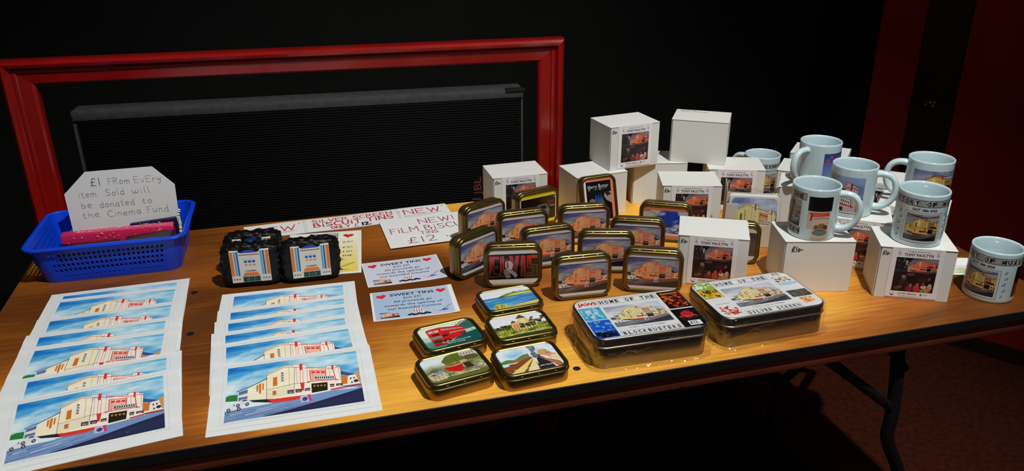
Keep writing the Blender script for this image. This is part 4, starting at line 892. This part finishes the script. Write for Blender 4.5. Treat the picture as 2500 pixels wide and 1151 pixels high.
def tin(mw, art, lab, pic_me=None, m=INKG, group='gold pocket tins'):
    root = empty('gold_tin'); root.matrix_world = mw; tag(root, lab, 'tin', group)
    link('body', tb_me, root); ld = link('lid', tl_me, root)
    if pic_me is not None: return link('picture', pic_me, ld)
    return art.build('picture', ld, lambda x, y, h: (x, y, .0253+h), m, dz=1.2e-5)
def stand(x, y, th, tilt=0, roll=0):
    ex = Vector((math.cos(th), math.sin(th), 0)); ey = Vector((-math.sin(th), math.cos(th), 0)); up = Vector((0, 0, math.cos(tilt)))+math.sin(tilt)*ey
    Z = ex.cross(up); X = math.cos(roll)*ex+math.sin(roll)*up; Y = -math.sin(roll)*ex+math.cos(roll)*up
    half = TD/2*abs(math.cos(roll))+TW/2*abs(math.sin(roll))+.0005
    if 0 < abs(math.sin(roll)*math.cos(roll)): half -= .018*(abs(math.cos(roll))+abs(math.sin(roll))-1)
    P = Vector((x, y, TT*abs(math.sin(tilt))))+up*half-Z*TT
    m = Matrix((X, Y, Z)).transposed().to_4x4(); m.translation = P; return m
def flat(x, y, th): m = Matrix.Rotation(th, 4, 'Z'); m.translation = (x, y, 0); return m
# cinema tins: white bands above and below the painting
a = Art(CLIP); a.rect(-BX, -BY, BX, BY, (206, 206, 214)); a.clip = rr(.0894, .0560, .003, 3); a.rect(-BX, -.028, BX, .028, (60, 60, 70)); cinema(a, -.0460, -.0262, .0460, .0262, PAL_T, 2)
cin = tin(stand(.4567, 1.1994, -.061), a, 'gold cinema tin at the front, directly behind the left clear-wrapped biscuit tin').data
for (x, y, th), lab in (((.5820, 1.1854, -.430), 'gold cinema tin at the front right, touching the priced front carton side'), ((.3053, 1.3515, .5324), 'gold cinema tin turned right at the far left front of the standing group'), ((.3545, 1.4980, .4191), 'gold cinema tin turned right at the far left back of the standing group'),
    ((.4148, 1.4285, .0258), 'gold cinema tin just in front of the yellow-banded vehicle tin'), ((.5421, 1.4254, -.120), 'gold cinema tin directly in front of the tall portrait tin'), ((.4387, 1.3380, .0177), 'gold cinema tin directly behind the black and red lettered tin'),
    ((.5337, 1.2865, -.2900), 'gold cinema tin in the middle, behind the two front cinema tins'), ((.6142, 1.3287, -.4300), 'gold cinema tin in front of the blue aeroplane tin')):
    tin(stand(x, y, th), None, lab, cin, group='gold cinema tins')
# black tin with red lettering
a = Art(CLIP); a.rect(-BX, -BY, BX, BY, (222, 216, 212)); a.rect(-BX, -.0245, BX, .0255, (10, 8, 8))
def bigletter(P_, x0):
    for q in P_:
        pts = [(x0+p[0], p[1]) for p in q]
        ys = [p[1] for p in pts]; cols = [mixc((14, 8, 8), (226, 40, 30), (y+.004)/.022) for y in ys]
        a.gpoly(pts, cols); a.line(pts, .0004, (150, 140, 138), closed=True)
y0, y1 = -.0185, .0215
bigletter([[(0, y0), (.0165, y0), (.0165, y0+.005), (.0075, y0+.005), (.0075, -.002), (.0145, -.002), (.0145, .003), (.0075, .003), (.0075, y1-.005), (.0165, y1-.005), (.0165, y1), (0, y1)]], -.0425)
bigletter([[(0, y0), (.014, y0), (.014, y0+.004), (.0065, y0+.004), (.0065, y1), (0, y1)]], -.0235)
bigletter([[(.0065, y0), (.0115, y0), (.0180, y1), (.0115, y1), (.009, y0+.012), (.0065, y1), (0, y1)]], -.0075)
bigletter([[(0, y0), (.0075, y0), (.0075, y1), (0, y1)]], .0140)
bigletter([[(0, y0), (.0180, y0), (.0180, .003), (.0070, .003), (.0070, y1-.005), (.0180, y1-.005), (.0180, y1), (0, y1), (0, -.002), (.0110, -.002), (.0110, y0+.005), (.0, y0+.005)]], .0250)
for P_, c in (([(-.0145, .010), (-.006, .0125), (-.0005, .006), (-.002, -.004), (-.010, -.006), (-.0150, .0)], (196, 190, 186)), ([(-.0150, -.004), (-.004, -.004), (.0040, -.012), (.0080, -.0165), (.004, -.0225), (-.001, -.016), (-.010, -.010), (-.0175, -.008)], (150, 146, 144)), ([(-.0175, -.005), (-.011, -.006), (-.0060, -.015), (-.004, -.021), (-.013, -.0225), (-.0170, -.012)], (120, 116, 116)), ([(-.0115, .010), (-.009, .010), (-.0085, -.002), (-.0125, -.002)], (190, 40, 56))): a.poly(P_, c)
a.ell(-.0125, .0145, .0030, .0036, (110, 84, 74), 12); a.ell(-.0128, .0168, .0032, .0022, (26, 20, 20), 12)
tin(stand(.3508, 1.2763, -.1886), a, 'gold tin with black picture and big red fading letters, white suited figure')
# yellow banded tin with old vehicles
a = Art(CLIP); a.rect(-BX, -BY, BX, BY, (216, 204, 40)); a.rect(-BX, -.0265, BX, .0270, (230, 226, 210)); a.rect(-.0430, -.0265, .0430, .0265, (12, 11, 12))
a.poly([(-.030, -.004), (-.020, .003), (.004, .0095), (.020, .0095), (.024, .004), (.030, -.006), (.026, -.020), (-.010, -.022), (-.030, -.018)], (88, 96, 100)); a.poly([(-.024, -.003), (-.010, .0030), (.003, .0050), (.003, -.004), (-.024, -.008)], (24, 30, 26)); a.poly([(.005, .0052), (.018, .0052), (.021, -.002), (.006, -.003)], (22, 24, 24))
a.poly([(.006, -.006), (.024, -.004), (.018, -.018)], (150, 154, 150)); a.ell(.017, -.010, .004, .005, (30, 30, 32), 12); a.poly([(.022, .010), (.026, .0155), (.041, .0155), (.042, .002), (.028, .001)], (96, 24, 32)); a.rect(.030, .006, .038, .011, (46, 20, 24)); a.rect(.029, .001, .041, .004, (120, 110, 116)); a.ell(.040, .0220, .003, .002, (120, 116, 120), 10)
tin(stand(.4797, 1.5390, .2586), a, 'gold tin with yellow-edged dark picture of an old camper van')
# blue aeroplane tin
a = Art(CLIP); a.rect(-BX, -BY, BX, BY, (206, 116, 84)); a.clip = [(-BX, -.0270), (BX, -.0270), (BX, .0262), (-BX, .0262)]
def skyp(u, v):
    n = fr(u*3+2, v*3.2+7)+.3*fr(u*9, v*9); t = n*1.1+.30+(.45 if v < .3 else 0)
    return mixc((18, 62, 168), (176, 186, 200), (t-.25)*2.6)
a.grid(-BX, -.027, BX, .0262, 40, 24, skyp); a.poly([(-.0447, .0255), (-.022, .0235), (-.016, .0150), (-.024, .0080), (-.0447, .0060)], (176, 160, 90)); a.poly([(-.0447, .0215), (-.026, .0205), (-.021, .0150), (-.028, .0115), (-.0447, .0105)], (186, 184, 176))
a.poly([(-BX, -.027), (BX, -.027), (BX, -.0235), (-BX, -.0215)], (222, 206, 176))
for cx, cy, s_ in ((.026, .0060, .0042), (.0270, -.0145, .0085), (.0085, -.0040, .0060), (.0040, -.018, .004)):
    a.poly([(cx-s_, cy-s_*.35), (cx+s_, cy+s_*.45), (cx+s_, cy+s_*.25), (cx-s_*.9, cy-s_*.55)], (48, 40, 44)); a.poly([(cx-s_*.3, cy+s_*.5), (cx+s_*.05, cy+s_*.5), (cx+s_*.5, cy-s_*.5), (cx+s_*.2, cy-s_*.5)], (60, 48, 50))
tin(stand(.7028, 1.3918, -.5000), a, 'gold tin with a blue sky picture of little aeroplanes')
# portrait tin
a = Art(rr(.0894, .0667, .0098, 5)); a.tf = lambda x, y: (y, -x); a.rect(-BY, -BX, BY, BX, (222, 120, 92)); a.rect(-.0325, -.0435, -.0285, .0420, (228, 222, 216)); a.rect(-.0285, -.0435, .0275, .0405, (14, 16, 20))
a.text('Harry Potter', -.001, .0262, .0075, (206, 204, 204), 'C', .0, w=.047, shear=.04); a.line([(-.0215, .028), (-.0225, .0215), (-.019, .024)], .0009, (200, 200, 200)); a.line([(.0022, .034), (.0030, .0215)], .0012, (206, 204, 204)); a.line([(-.012, .0225), (.018, .0245)], .0005, (160, 160, 165))
for x in (-.008, -.002, .004): a.poly([(x, .014), (x+.003, .004), (x+.005, -.012), (x-.004, -.012), (x-.002, .002)], (26, 74, 150))
for P_, c in (([(.012, .014), (.0275, .016), (.0275, -.010), (.016, -.002), (.011, .006)], (150, 140, 128)), ([(.012, .015), (.020, .017), (.0275, .010), (.018, .006)], (40, 30, 28)), ([(-.0225, .002), (-.016, .0045), (-.010, .001), (-.010, -.012), (-.022, -.012)], (120, 104, 92)), ([(.0, .0), (.006, .002), (.010, -.003), (.009, -.012), (.0, -.012)], (90, 84, 80)), ([(-.026, -.018), (.0275, -.018), (.0275, -.043), (-.026, -.043)], (20, 22, 28))): a.poly(P_, c)
tin(stand(.6080, 1.5000, .0, .24, PI/2+.04), a, 'gold tin standing on its short end with a dark film poster')
# the tin almost hidden behind the front carton
a = Art(CLIP); a.rect(-BX, -BY, BX, BY, (200, 196, 190)); a.rect(-BX, -.024, BX, .024, (60, 56, 60))
tin(stand(.7810, 1.2620, -.480), a, 'gold tin almost hidden behind the front centre carton')
# five flat tins
cap = lambda s_, x, y, w_, h_=.0032, c=(236, 236, 226): a.text(s_, x, y, h_, c, 'C', .01, w=w_)
a = Art(CLIP); a.grid(-BX, -BY, BX, BY, 16, 12, lambda u, v: mixc((226, 236, 222), (56, 128, 110), (.62-v+.25*fr(u*2, v*5))*1.7))
a.poly([(.012, .012), (.030, .0265), (.0447, .033), (.0447, .006), (.030, .004)], (60, 104, 96))
for k in range(7): a.line([(.014+k*.004, .014+k*.003), (.022+k*.004, .030)], .0006, (26, 56, 56)); a.line([(.020+k*.004, .012), (.014+k*.004, .028-k*.001)], .0005, (26, 56, 56))
a.line([(.010, .014), (.030, .031), (.0447, .033)], .0012, (24, 60, 58)); a.poly([(.012, -.010), (.0447, -.002), (.0447, -.033), (-.02, -.033)], (20, 84, 84)); a.line([(.036, .006), (.042, -.010)], .0006, (20, 50, 50))
R1, R2 = (214, 30, 28), (168, 20, 22)
a.poly([(-.033, -.026), (-.033, .0225), (-.029, .0255), (-.010, .0270), (.026, .0185), (.027, -.006), (-.006, -.018), (-.016, -.027)], R1); a.poly([(-.033, -.026), (-.033, .0225), (-.029, .0255), (-.0115, .0270), (-.0115, .004), (-.0115, -.026)], (222, 36, 30))
for x in (-.0305, -.0210): a.poly([(x, .0125), (x, .0195), (x+.0082, .0205), (x+.0082, .0135)], (176, 190, 190))
for k in range(8): x = -.0085+k*.0043; a.poly([(x, .0150-k*.0006), (x, .0215-k*.0011), (x+.0036, .0207-k*.0011), (x+.0036, .0146-k*.0006)], (150, 166, 164))
for k in range(6): x = .0015+k*.0040; a.poly([(x, .0012+k*.0002), (x, .0062-k*.0002), (x+.0033, .0060-k*.0002), (x+.0033, .0014+k*.0002)], (150, 160, 160))
a.rect(-.027, .0030, -.0150, .0095, (120, 20, 20)); a.poly([(-.033, -.006), (-.033, .0010), (-.0135, .0015), (-.0135, -.0055)], (110, 140, 140)); a.poly([(-.0130, -.0045), (-.0130, .002), (-.004, .003), (-.002, -.003)], (50, 40, 40))
a.ell(-.024, -.0145, .0075, .0050, (34, 60, 52), 16); a.poly([(-.033, -.022), (-.016, -.022), (-.013, -.027), (-.031, -.027)], R2)
for cx, cy, r_2 in ((-.0095, -.0175, .0062), (.0205, -.0055, .0036)): a.ell(cx, cy, r_2, r_2, (26, 26, 28), 16); a.ell(cx, cy, r_2*.5, r_2*.5, (110, 110, 106), 12)
cap('Double Decker Bus at the Slip', .004, -.0225, .046, .0034); cap('Harbour Crossing', .002, -.0275, .028)
tin(flat(.1978, 1.1014, .1647), a, 'flat gold tin picturing a red double decker bus')
a = Art(CLIP); a.grid(-BX, -BY, BX, BY, 20, 14, lambda u, v: mixc(mixc((196, 196, 150), (84, 92, 44), (fr(u*6, v*6)+.5)), (222, 230, 236), (v-.52-.5*max(0, u-.3))*4))
a.poly([(-.004, .030), (.006, .033), (.020, .033), (.022, .012), (-.010, .008), (-.014, .018)], (96, 108, 40)); a.rect(.018, .022, .0447, .0333, (206, 204, 196)); a.poly([(.018, .014), (.026, .0215), (.040, .021), (.0447, .014), (.040, .008), (.024, .008)], (96, 84, 46))
for k in range(5): a.rect(.020+k*.0045, .0235, .0222+k*.0045, .0300, (120, 116, 110))
a.ell(-.030, -.016, .014, .013, (196, 186, 150), 20); a.poly([(-.014, .003), (.004, .000), (.012, .002), (.012, -.012), (.004, -.017), (-.004, -.014), (-.012, -.010)], (196, 30, 26)); a.line([(-.014, .0035), (-.002, .0005), (.012, .0030)], .0014, (236, 190, 150)); a.poly([(-.015, .006), (.009, .007), (.012, .004), (-.014, .004)], (150, 60, 44))
a.poly([(.014, .003), (.024, .003), (.028, -.012), (.016, -.012)], (60, 44, 34)); a.line([(.006, .022), (.016, -.008)], .0007, (50, 50, 40)); a.line([(.028, -.004), (.038, -.004), (.044, -.010), (.038, -.016), (.028, -.014)], .0014, (150, 96, 46))
for x, y, c in ((-.030, -.005, (90, 120, 140)), (-.026, -.009, (110, 150, 176)), (-.033, -.017, (196, 150, 130)), (-.026, -.022, (200, 190, 150)), (-.036, -.011, (70, 90, 90)), (-.020, -.004, (120, 130, 120))): a.ell(x, y, .0048, .0022, c, 12)
for k in range(6): a.line([(-.038+k*.006, -.030), (-.036+k*.006, -.012+.002*(k % 3))], .0006, (90, 84, 50))
a.poly([(-.0447, -.0333), (.0447, -.0333), (.0447, -.022), (.0, -.024), (-.0447, -.029)], (104, 100, 48)); a.ell(.030, -.017, .006, .003, (120, 130, 150), 12); cap('Toast Rack Tram at Northbay', .003, -.0235, .058, .0034)
tin(flat(.1859, 1.0079, .1736), a, 'flat gold tin picturing a red tram by a promenade')
a = Art(CLIP); a.grid(-BX, -BY, BX, BY, 14, 10, lambda u, v: mixc((226, 230, 238), (120, 190, 226), 1.4*max(0, fr(u*3, v*4)-.05)*(1 if v > .5 else 0)))
a.poly([(-BX, -.004), (-.020, .004), (-.008, .012), (.002, .014), (.002, -.010), (-BX, -.018)], (110, 124, 76)); a.poly([(-BX, .002), (-.034, .006), (-.024, .003), (-.034, -.002), (-BX, -.004)], (66, 140, 60)); a.poly([(-.034, -.004), (-.020, .004), (-.006, -.002), (-.010, -.006), (-.034, -.010)], (156, 110, 60))
a.rect(-BX, -.012, -.010, -.005, (224, 228, 232)); a.ell(-.030, -.009, .006, .002, (70, 80, 150), 10); a.poly([(-.018, -.004), (.004, .004), (.004, .0015), (-.018, -.011)], (190, 40, 46))
a.poly([(-BX, -.0333), (-BX, -.014), (.004, .002), (.010, -.0333)], (128, 76, 34)); a.poly([(-.040, -.0333), (.003, -.001), (.005, -.002), (-.020, -.0333)], (230, 204, 110)); a.poly([(-.014, -.0333), (.0055, -.002), (.0075, -.002), (.004, -.0333)], (228, 214, 160))
a.poly([(.006, -.0333), (.010, -.004), (.014, .004), (.022, -.004), (.030, -.0333)], (40, 40, 44)); a.ell(.013, -.024, .007, .006, (26, 24, 26), 16); a.ell(.013, -.024, .004, .0035, (60, 60, 64), 14)
rnd = random.Random(8)
for i in range(26): t = i/26; a.ell(.012+rnd.uniform(-.003, .003), .0+t*.034, .003+.0015*math.sin(t*9), .0032, mixc((60, 60, 70), (150, 154, 164), rnd.random()), 9)
a.poly([(.016, .006), (.020, .018), (.030, .018), (.040, .000), (.030, -.004)], (206, 160, 106)); a.poly([(.014, .0), (.040, -.020), (.0447, -.0333), (.034, -.0333)], (176, 110, 70)); a.poly([(.028, -.004), (.0447, -.002), (.0447, -.020)], (226, 206, 150))
for i in range(16): x = rnd.uniform(.028, .044); y = rnd.uniform(-.018, .018); a.ell(x, y, rnd.uniform(.0006, .002), rnd.uniform(.0006, .002), rnd.choice([(206, 120, 110), (226, 140, 50), (90, 110, 80), (240, 226, 180), (170, 70, 80)]), 7)
cap('Steam Arrives at the Station', .0, -.0262, .064, .0036, (232, 220, 210))
tin(flat(.2982, .9981, .0672), a, 'flat gold tin picturing a black steam engine at a railway station')
a = Art(CLIP); a.rect(-BX, -BY, BX, BY, (228, 230, 238)); a.grid(-BX, -BY, BX, .0, 24, 8, lambda u, v: mixc((70, 78, 26), (190, 196, 76), fr(u*9, v*5)+.55)); rnd = random.Random(9)
a.poly([(-.018, .003), (-.014, .010), (-.004, .010), (.0, .016), (.002, .024), (.014, .024), (.018, .012), (.026, .010), (.028, -.004), (.010, -.014), (-.012, -.014)], (214, 186, 130)); a.poly([(-.014, .009), (-.009, .018), (-.003, .011)], (90, 74, 60)); a.poly([(-.002, .022), (.008, .034), (.016, .022)], (84, 72, 60)); a.poly([(.018, .011), (.022, .019), (.028, .009)], (110, 84, 66))
a.poly([(-.012, .006), (-.002, .004), (-.004, -.012), (-.012, -.012)], (222, 158, 96)); a.poly([(.002, .020), (.012, .020), (.012, .006), (.003, .006)], (226, 214, 150)); a.poly([(.021, .008), (.026, .007), (.027, -.002), (.021, -.001)], (214, 150, 116))
for i in range(70):
    x = rnd.choice([rnd.uniform(-.044, -.018), rnd.uniform(.018, .045), rnd.uniform(0, .02)]); top = .004 if x < -.01 else (.020 if x > .02 else .004); y = rnd.uniform(-.006, top); a.ell(x, y, rnd.uniform(.002, .005), rnd.uniform(.0015, .0035), rnd.choice([(52, 62, 30), (78, 84, 40), (38, 46, 26), (110, 104, 60)]), 8)
for i in range(18): x = -.042+i*.005; a.line([(x, -.020), (x+.001, .002)], .0007, (60, 52, 26))
a.poly([(-BX, -.0333), (BX, -.0333), (BX, -.026), (0, -.026), (-BX, -.030)], (60, 66, 22)); cap('Ancient Castle Ruins', .006, -.0255, .048, .0036)
tin(flat(.3133, 1.0982, .0573), a, 'flat gold tin picturing a ruined castle among trees')
a = Art(CLIP); a.rect(-BX, -BY, BX, BY, (228, 231, 240)); a.grid(-BX, -BY, BX, .008, 22, 12, lambda u, v: mixc(mixc((56, 150, 210), (30, 110, 176), v), (120, 190, 214), 1.2*fr(u*2, v*9)+.1))
a.poly([(-.020, .006), (-.008, .013), (.0, .0165), (.016, .0190), (.030, .018), (BX, .0185), (BX, .0085), (.020, .0080), (.0, .0050), (-.012, .0030)], (108, 140, 46)); a.poly([(-.004, .008), (.010, .013), (.030, .014), (BX, .013), (BX, .0095), (.016, .0075)], (222, 208, 84)); a.poly([(-.022, .005), (-.010, .0115), (-.004, .008), (-.012, .003)], (52, 92, 56)); a.rect(.022, .0165, .032, .0225, (196, 206, 226)); a.rect(.024, .0180, .030, .0200, (120, 140, 176)); a.rect(.012, .0185, .018, .0205, (96, 120, 60))
a.poly([(-.036, -.0333), (-.034, -.020), (-.028, -.015), (-.018, -.018), (-.010, -.026), (-.004, -.0333)], (200, 186, 60)); rnd = random.Random(2)
for i in range(18): x = rnd.uniform(-.034, -.012); a.line([(x, -.031), (x+rnd.uniform(-.004, .004), -.020)], .0007, rnd.choice([(110, 104, 30), (232, 220, 110), (70, 80, 30)]))
a.poly([(-.006, -.0333), (BX, -.0333), (BX, -.021), (.020, -.0255), (-.004, -.0295)], (206, 186, 96)); a.line([(-.004, -.026), (BX, -.0185)], .0022, (40, 84, 90)); cap('Rocky Headland by the Sea', .014, -.0268, .050, .0034, (240, 240, 230))
tin(flat(.3202, 1.1942, .0814), a, 'flat gold tin picturing a green headland and blue sea')

# ---------------------------------------------------------------- clear-wrapped biscuit tins
SW, SD, SH = .190, .131, .052
def biscuit_tin(x, y, th, lab, art):
    root = empty('biscuit_tin', (x, y, 0), (0, 0, th)); tag(root, lab, 'tin', 'wrapped biscuit tins')
    v, f = rr_loft(SW, SD, .021, [(.005, 0), (.0028, .0008), (.0022, .0028), (.0022, .036), (.003, .038)], 10); pymesh('body', v, f, root, SILVER, True, 50)
    v, f = rr_loft(SW, SD, .021, [(.0024, .0362), (.0002, .0358), (-.0004, .0366), (-.0003, .0378), (.0008, .0384), (.0010, .0392), (.0010, .0485), (.0013, .0503), (.0020, .0515), (.0030, SH), (.0036, .0521)], 10); ld = pymesh('lid', v, f, root, SILVER, True, 50)
    art.build('label', ld, lambda x, y, h: (x, y, .0521+h), INKG)
    b = bmesh.new(); v, f = rr_loft(SW, SD, .021, [(.02, .0004), (-.002, .0006), (-.0085, .0010), (-.0045, .004), (-.0030, .016), (-.0022, .030), (-.0018, .044), (-.0014, .0505), (.0012, .0540), (.012, .0546), (.030, .0548), (.050, .0548)], 22, False, True)
    vv = [b.verts.new(q) for q in v]
    for q in f: b.faces.new([vv[i] for i in q])
    bmesh.ops.subdivide_edges(b, edges=[e for e in b.edges if e.calc_length() > .012], cuts=3, use_grid_fill=True)
    for q in b.verts:
        p = q.co.copy(); s_ = Vector((x*3, y*3, 0)); rad_ = Vector((p.x, p.y*1.3, 0)).normalized(); low = max(0, 1-p.z/.05)
        endk = abs(rad_.x)**3
        k = (noise.noise(p*75+s_)*.0030+noise.noise(p*170+s_)*.0026*(.35+endk)+abs(noise.noise(p*30+s_))*.0060*low*(.4+endk*.6)+.002*low*endk) if p.z < .052 else 0
        q.co += rad_*k
        if p.z > .0535: q.co.z += .0010*noise.noise(p*70+s_)+.0005
        q.co.z = max(q.co.z+(noise.noise(p*60)*.001 if .002 < p.z < .05 else 0), .0004)
    bmesh.ops.triangulate(b, faces=b.faces[:]); bm_obj('clear_wrap', b, root, FILM, False)
LC = rr(SW-.0076, SD-.0076, .0175, 6); LX, LY = (SW-.0076)/2, (SD-.0076)/2
U = lambda u, v: (-SW/2+SW*u/1000, -SD/2+SD*v/1000)
def label_base(bottom):
    a = Art(LC); a.rect(-LX, -LY, LX, LY, (226, 228, 230))
    x0, y0_ = U(241, 245); x1, y1_ = U(741, 740); a.clip = [(x0, y0_), (x1, y0_), (x1, y1_), (x0, y1_)]; cinema(a, x0, y0_, x1, y1_, PAL_S, 2); a.clip = LC
    for (b0, b1, y2, y3, s_) in ((230, 760, 812, 930, 'HOME OF THE'), (242, 765, 40, 145, bottom)):
        (xa, ya), (xb, yb) = U(b0, y2), U(b1, y3); a.rect(xa, ya, xb, yb, (24, 22, 24)); a.rect(xa+.0006, ya+.0006, xb-.0006, yb-.0006, (232, 232, 234)); n = len(s_); w_ = (xb-xa-.003)/n
        for i, ch in enumerate(s_):
            xc = xa+.0015+(i+.5)*w_
            if ch != ' ': a.rect(xc-w_*.42, ya+.0016, xc-w_*.02, yb-.0016, (206, 208, 212)); a.text(ch, xc, ya+.0026, (yb-ya)-.0052, (16, 14, 16), 'C', .03, w=w_*(.25 if ch == 'I' else .66))
            a.rect(xc+w_*.49, ya+.0006, xc+w_*.51, yb-.0006, (90, 90, 94))
    x, y = U(495, 190); a.text('PUBLIC HALL & CINEMA', x, y, .0026, (60, 60, 64), 'C', .01, w=.060)
    return a
def quadr(a, u0, v0, u1, v1, c): (x0, y0_), (x1, y1_) = U(u0, v0), U(u1, v1); a.rect(x0, y0_, x1, y1_, c)
def price(a, u, v, s_=1):
    x, y = U(u, v); a.rect(x-.0100*s_, y-.0070, x+.0105*s_, y+.0065, (240, 240, 242)); a.hand('\u00a312-', x-.0078, y-.0040, .0080, (14, 14, 18), .0013, width=.0165)
def blobs(a, u0, v0, u1, v1, cols, n, seed, smin=.0012, smax=.005):
    rnd = random.Random(seed); (x0, y0_), (x1, y1_) = U(u0, v0), U(u1, v1)
    for i in range(n):
        sx, sy = rnd.uniform(smin, smax), rnd.uniform(smin, smax); cx = rnd.uniform(x0+sx, x1-sx); cy = rnd.uniform(y0_+sy, y1_-sy); a.ell(cx, cy, sx, sy, rnd.choice(cols), 8)
a = label_base('BLOCKBUSTERS'); x, y = U(132, 838); a.text('JAWS', x, y, .0085, (214, 34, 34), 'C', .05, w=.033)
for k in range(3): xx, yy = U(60+k*60, 930); a.line([(xx, yy), (xx+.005, yy+.0003)], .0008, (70, 70, 76))
quadr(a, 28, 465, 218, 775, (70, 176, 216)); blobs(a, 28, 465, 218, 775, [(110, 200, 230), (40, 140, 196), (150, 214, 232), (200, 220, 226)], 34, 1); quadr(a, 30, 44, 222, 450, (24, 84, 190)); blobs(a, 30, 150, 222, 450, [(60, 130, 220), (30, 100, 206), (90, 160, 230)], 26, 2); blobs(a, 30, 44, 222, 190, [(14, 18, 36), (20, 30, 70), (10, 12, 20)], 40, 3)
quadr(a, 780, 500, 985, 945, (44, 14, 12)); blobs(a, 785, 505, 980, 850, [(206, 84, 30), (150, 36, 22), (226, 140, 50), (90, 20, 16), (190, 60, 30)], 60, 4, .001, .004); x, y = U(882, 868); a.text('INDIANA JONES', x, y, .0050, (230, 150, 60), 'C', .03, w=.030)
quadr(a, 770, 36, 980, 475, (14, 12, 14)); x, y = U(880, 330); a.ell(x, y, .0105, .0105, (190, 36, 40), 24); a.text('JURASSIC PARK', x, y-.0065, .0036, (222, 90, 84), 'C', .02, w=.030); price(a, 885, 125)
biscuit_tin(.3950+.095, .9728+.0665-.002, -.021, 'clear-wrapped silver biscuit tin on the left, blockbusters label with blue left panels', a)
a = label_base('SILVER SCREEN'); quadr(a, 30, 545, 214, 955, (150, 176, 60)); blobs(a, 30, 800, 214, 955, [(90, 170, 80), (190, 214, 190), (120, 190, 90), (230, 240, 230)], 26, 5); blobs(a, 30, 545, 214, 800, [(230, 130, 30), (60, 30, 14), (240, 180, 60), (180, 80, 20), (240, 200, 60)], 60, 6, .001, .004)
blobs(a, 50, 90, 215, 330, [(190, 50, 40), (230, 150, 110), (150, 30, 30), (214, 90, 60)], 46, 7, .001, .004); x, y = U(130, 385); a.line(smooth_path([(x-.012+i*.0024, y+(.0012 if i % 2 else -.0012)) for i in range(11)], 2), .0007, (170, 40, 50))
blobs(a, 790, 690, 965, 850, [(214, 180, 120), (150, 96, 60), (230, 206, 150), (96, 60, 40)], 44, 8, .0008, .003); x, y = U(880, 645); a.ell(x, y, .0175, .0052, (120, 176, 206), 26); a.ell(x, y, .0160, .0042, (160, 206, 226), 26)
quadr(a, 775, 282, 968, 460, (36, 32, 28)); blobs(a, 785, 295, 960, 400, [(90, 84, 40), (60, 60, 34), (120, 116, 60)], 26, 9, .0008, .0022); blobs(a, 805, 110, 945, 270, [(226, 96, 40), (240, 150, 60), (214, 60, 40), (246, 180, 90)], 34, 10, .001, .004); price(a, 885, 925)
biscuit_tin(.6073+.095, .9794+.0655, .018, 'clear-wrapped silver biscuit tin on the right, silver screen label with a price tag', a)

# ---------------------------------------------------------------- coaster set in its open carton
tr = empty('coaster_carton', (.8110, 1.3440, 0), (0, 0, -.42)); tag(tr, 'open tan carton with coas handwritten on the front, holding wrapped coasters', 'box')
cw, cdp = .108, .045
bm = bmesh.new(); box_bm(0, cw, 0, .0012, 0, .048, .0003, bm, 1); box_bm(0, cw, cdp-.0012, cdp, 0, .100, .0003, bm, 1); box_bm(0, cw, 0, cdp, 0, .0012, .0003, bm, 1); box_bm(cw-.0012, cw, 0, cdp, 0, .050, .0003, bm, 1); bm_obj('tray', bm, tr, TANCARD)
bm = bmesh.new(); box_bm(-.0012, 0, .0, cdp, 0, .118, .0003, bm, 1); box_bm(-.001, .0225, -.0014, -.0002, .0, .0920, .0003, bm, 1); bm_obj('side_flap', bm, tr, TANCARD)
bm = bmesh.new(); box_bm(-.0019, -.0007, .0, cdp-.004, .1182, .1300, .0003, bm, 1); o = bm_obj('torn_edge', bm, tr, CARD)
a = Art(); a.hand('COAS', .0385, .0315, .0110, (26, 22, 20), .0015, width=.036, jit=.05); a.build('handwriting', tr, FRONT, INKM)
cs = empty('coaster_set', (.0, .0, 0)); cs.location = Vector((.8110, 1.3440, .0016))+Matrix.Rotation(-.42, 3, 'Z') @ Vector((.056, .005, 0)); cs.rotation_euler = (-.10, 0, -.42); tag(cs, 'stack of square cinema coasters in crinkled clear film standing in the tan carton', 'coasters')
def coaster(y):
    v, f = rr_loft(.098, .098, .008, [(.0006, 0), (0, .0006), (0, .0040), (.0006, .0046)], 5)
    return pymesh('coaster', [(p[0], y-p[2]+.0046, p[1]+.049+.004) for p in v], f, cs, CARD, True, 40)
cos = [coaster(.0012+k*.0052) for k in range(4)]
a = Art(rr(.0900, .0900, .010, 6)); cinema(a, -.072, -.062, .062, .045, PAL_C, 2)
cos[0] and a.build('picture', cos[0], lambda x, y, h: (x, .0012-h-.00005, y+.053), INKG)
b = box_bm(-.0510, .0510, -.0015, .0235, .0025, .1130, .004, seg=2); bmesh.ops.subdivide_edges(b, edges=b.edges[:], cuts=14, use_grid_fill=True)
for q in b.verts:
    p = q.co.copy(); top = max(0, (p.z-.098)/.015); q.co += Vector((noise.noise(p*90)*.0012+.006*top*(noise.noise(p*40)), noise.noise(p*70+Vector((5, 0, 0)))*.0012-(.0006 if p.y < .003 else 0), noise.noise(p*80)*.0016*(1+2*top) if p.z > .01 else 0))
    if p.y < .003 and q.co.y > .0004: q.co.y = .0004
bmesh.ops.triangulate(b, faces=b.faces[:]); bm_obj('clear_wrap', b, cs, FILM)

# ---------------------------------------------------------------- card at the right end of the table
o, mp = sheet('greeting_card', .088, .070, (1.2030, 1.1180, 0), -.35, curl=lambda x, y: .0035*((y+.035)/.07)**2+.001); tag(o, 'white card with a green drawing lying behind the far right mug', 'card')
a = Art(); a.grid(-.036, -.028, .030, .004, 12, 6, lambda u, v: mixc((150, 176, 110), (226, 230, 214), fr(u*4, v*4)+.4+v*.3)); a.line([(-.038, .024), (-.022, .002), (-.008, -.014)], .0010, (60, 60, 56)); a.line([(-.024, .004), (-.014, .016)], .0006, (110, 110, 100)); a.build('drawing', o, mp, INKM)
# dark case on the floor below the left end of the table
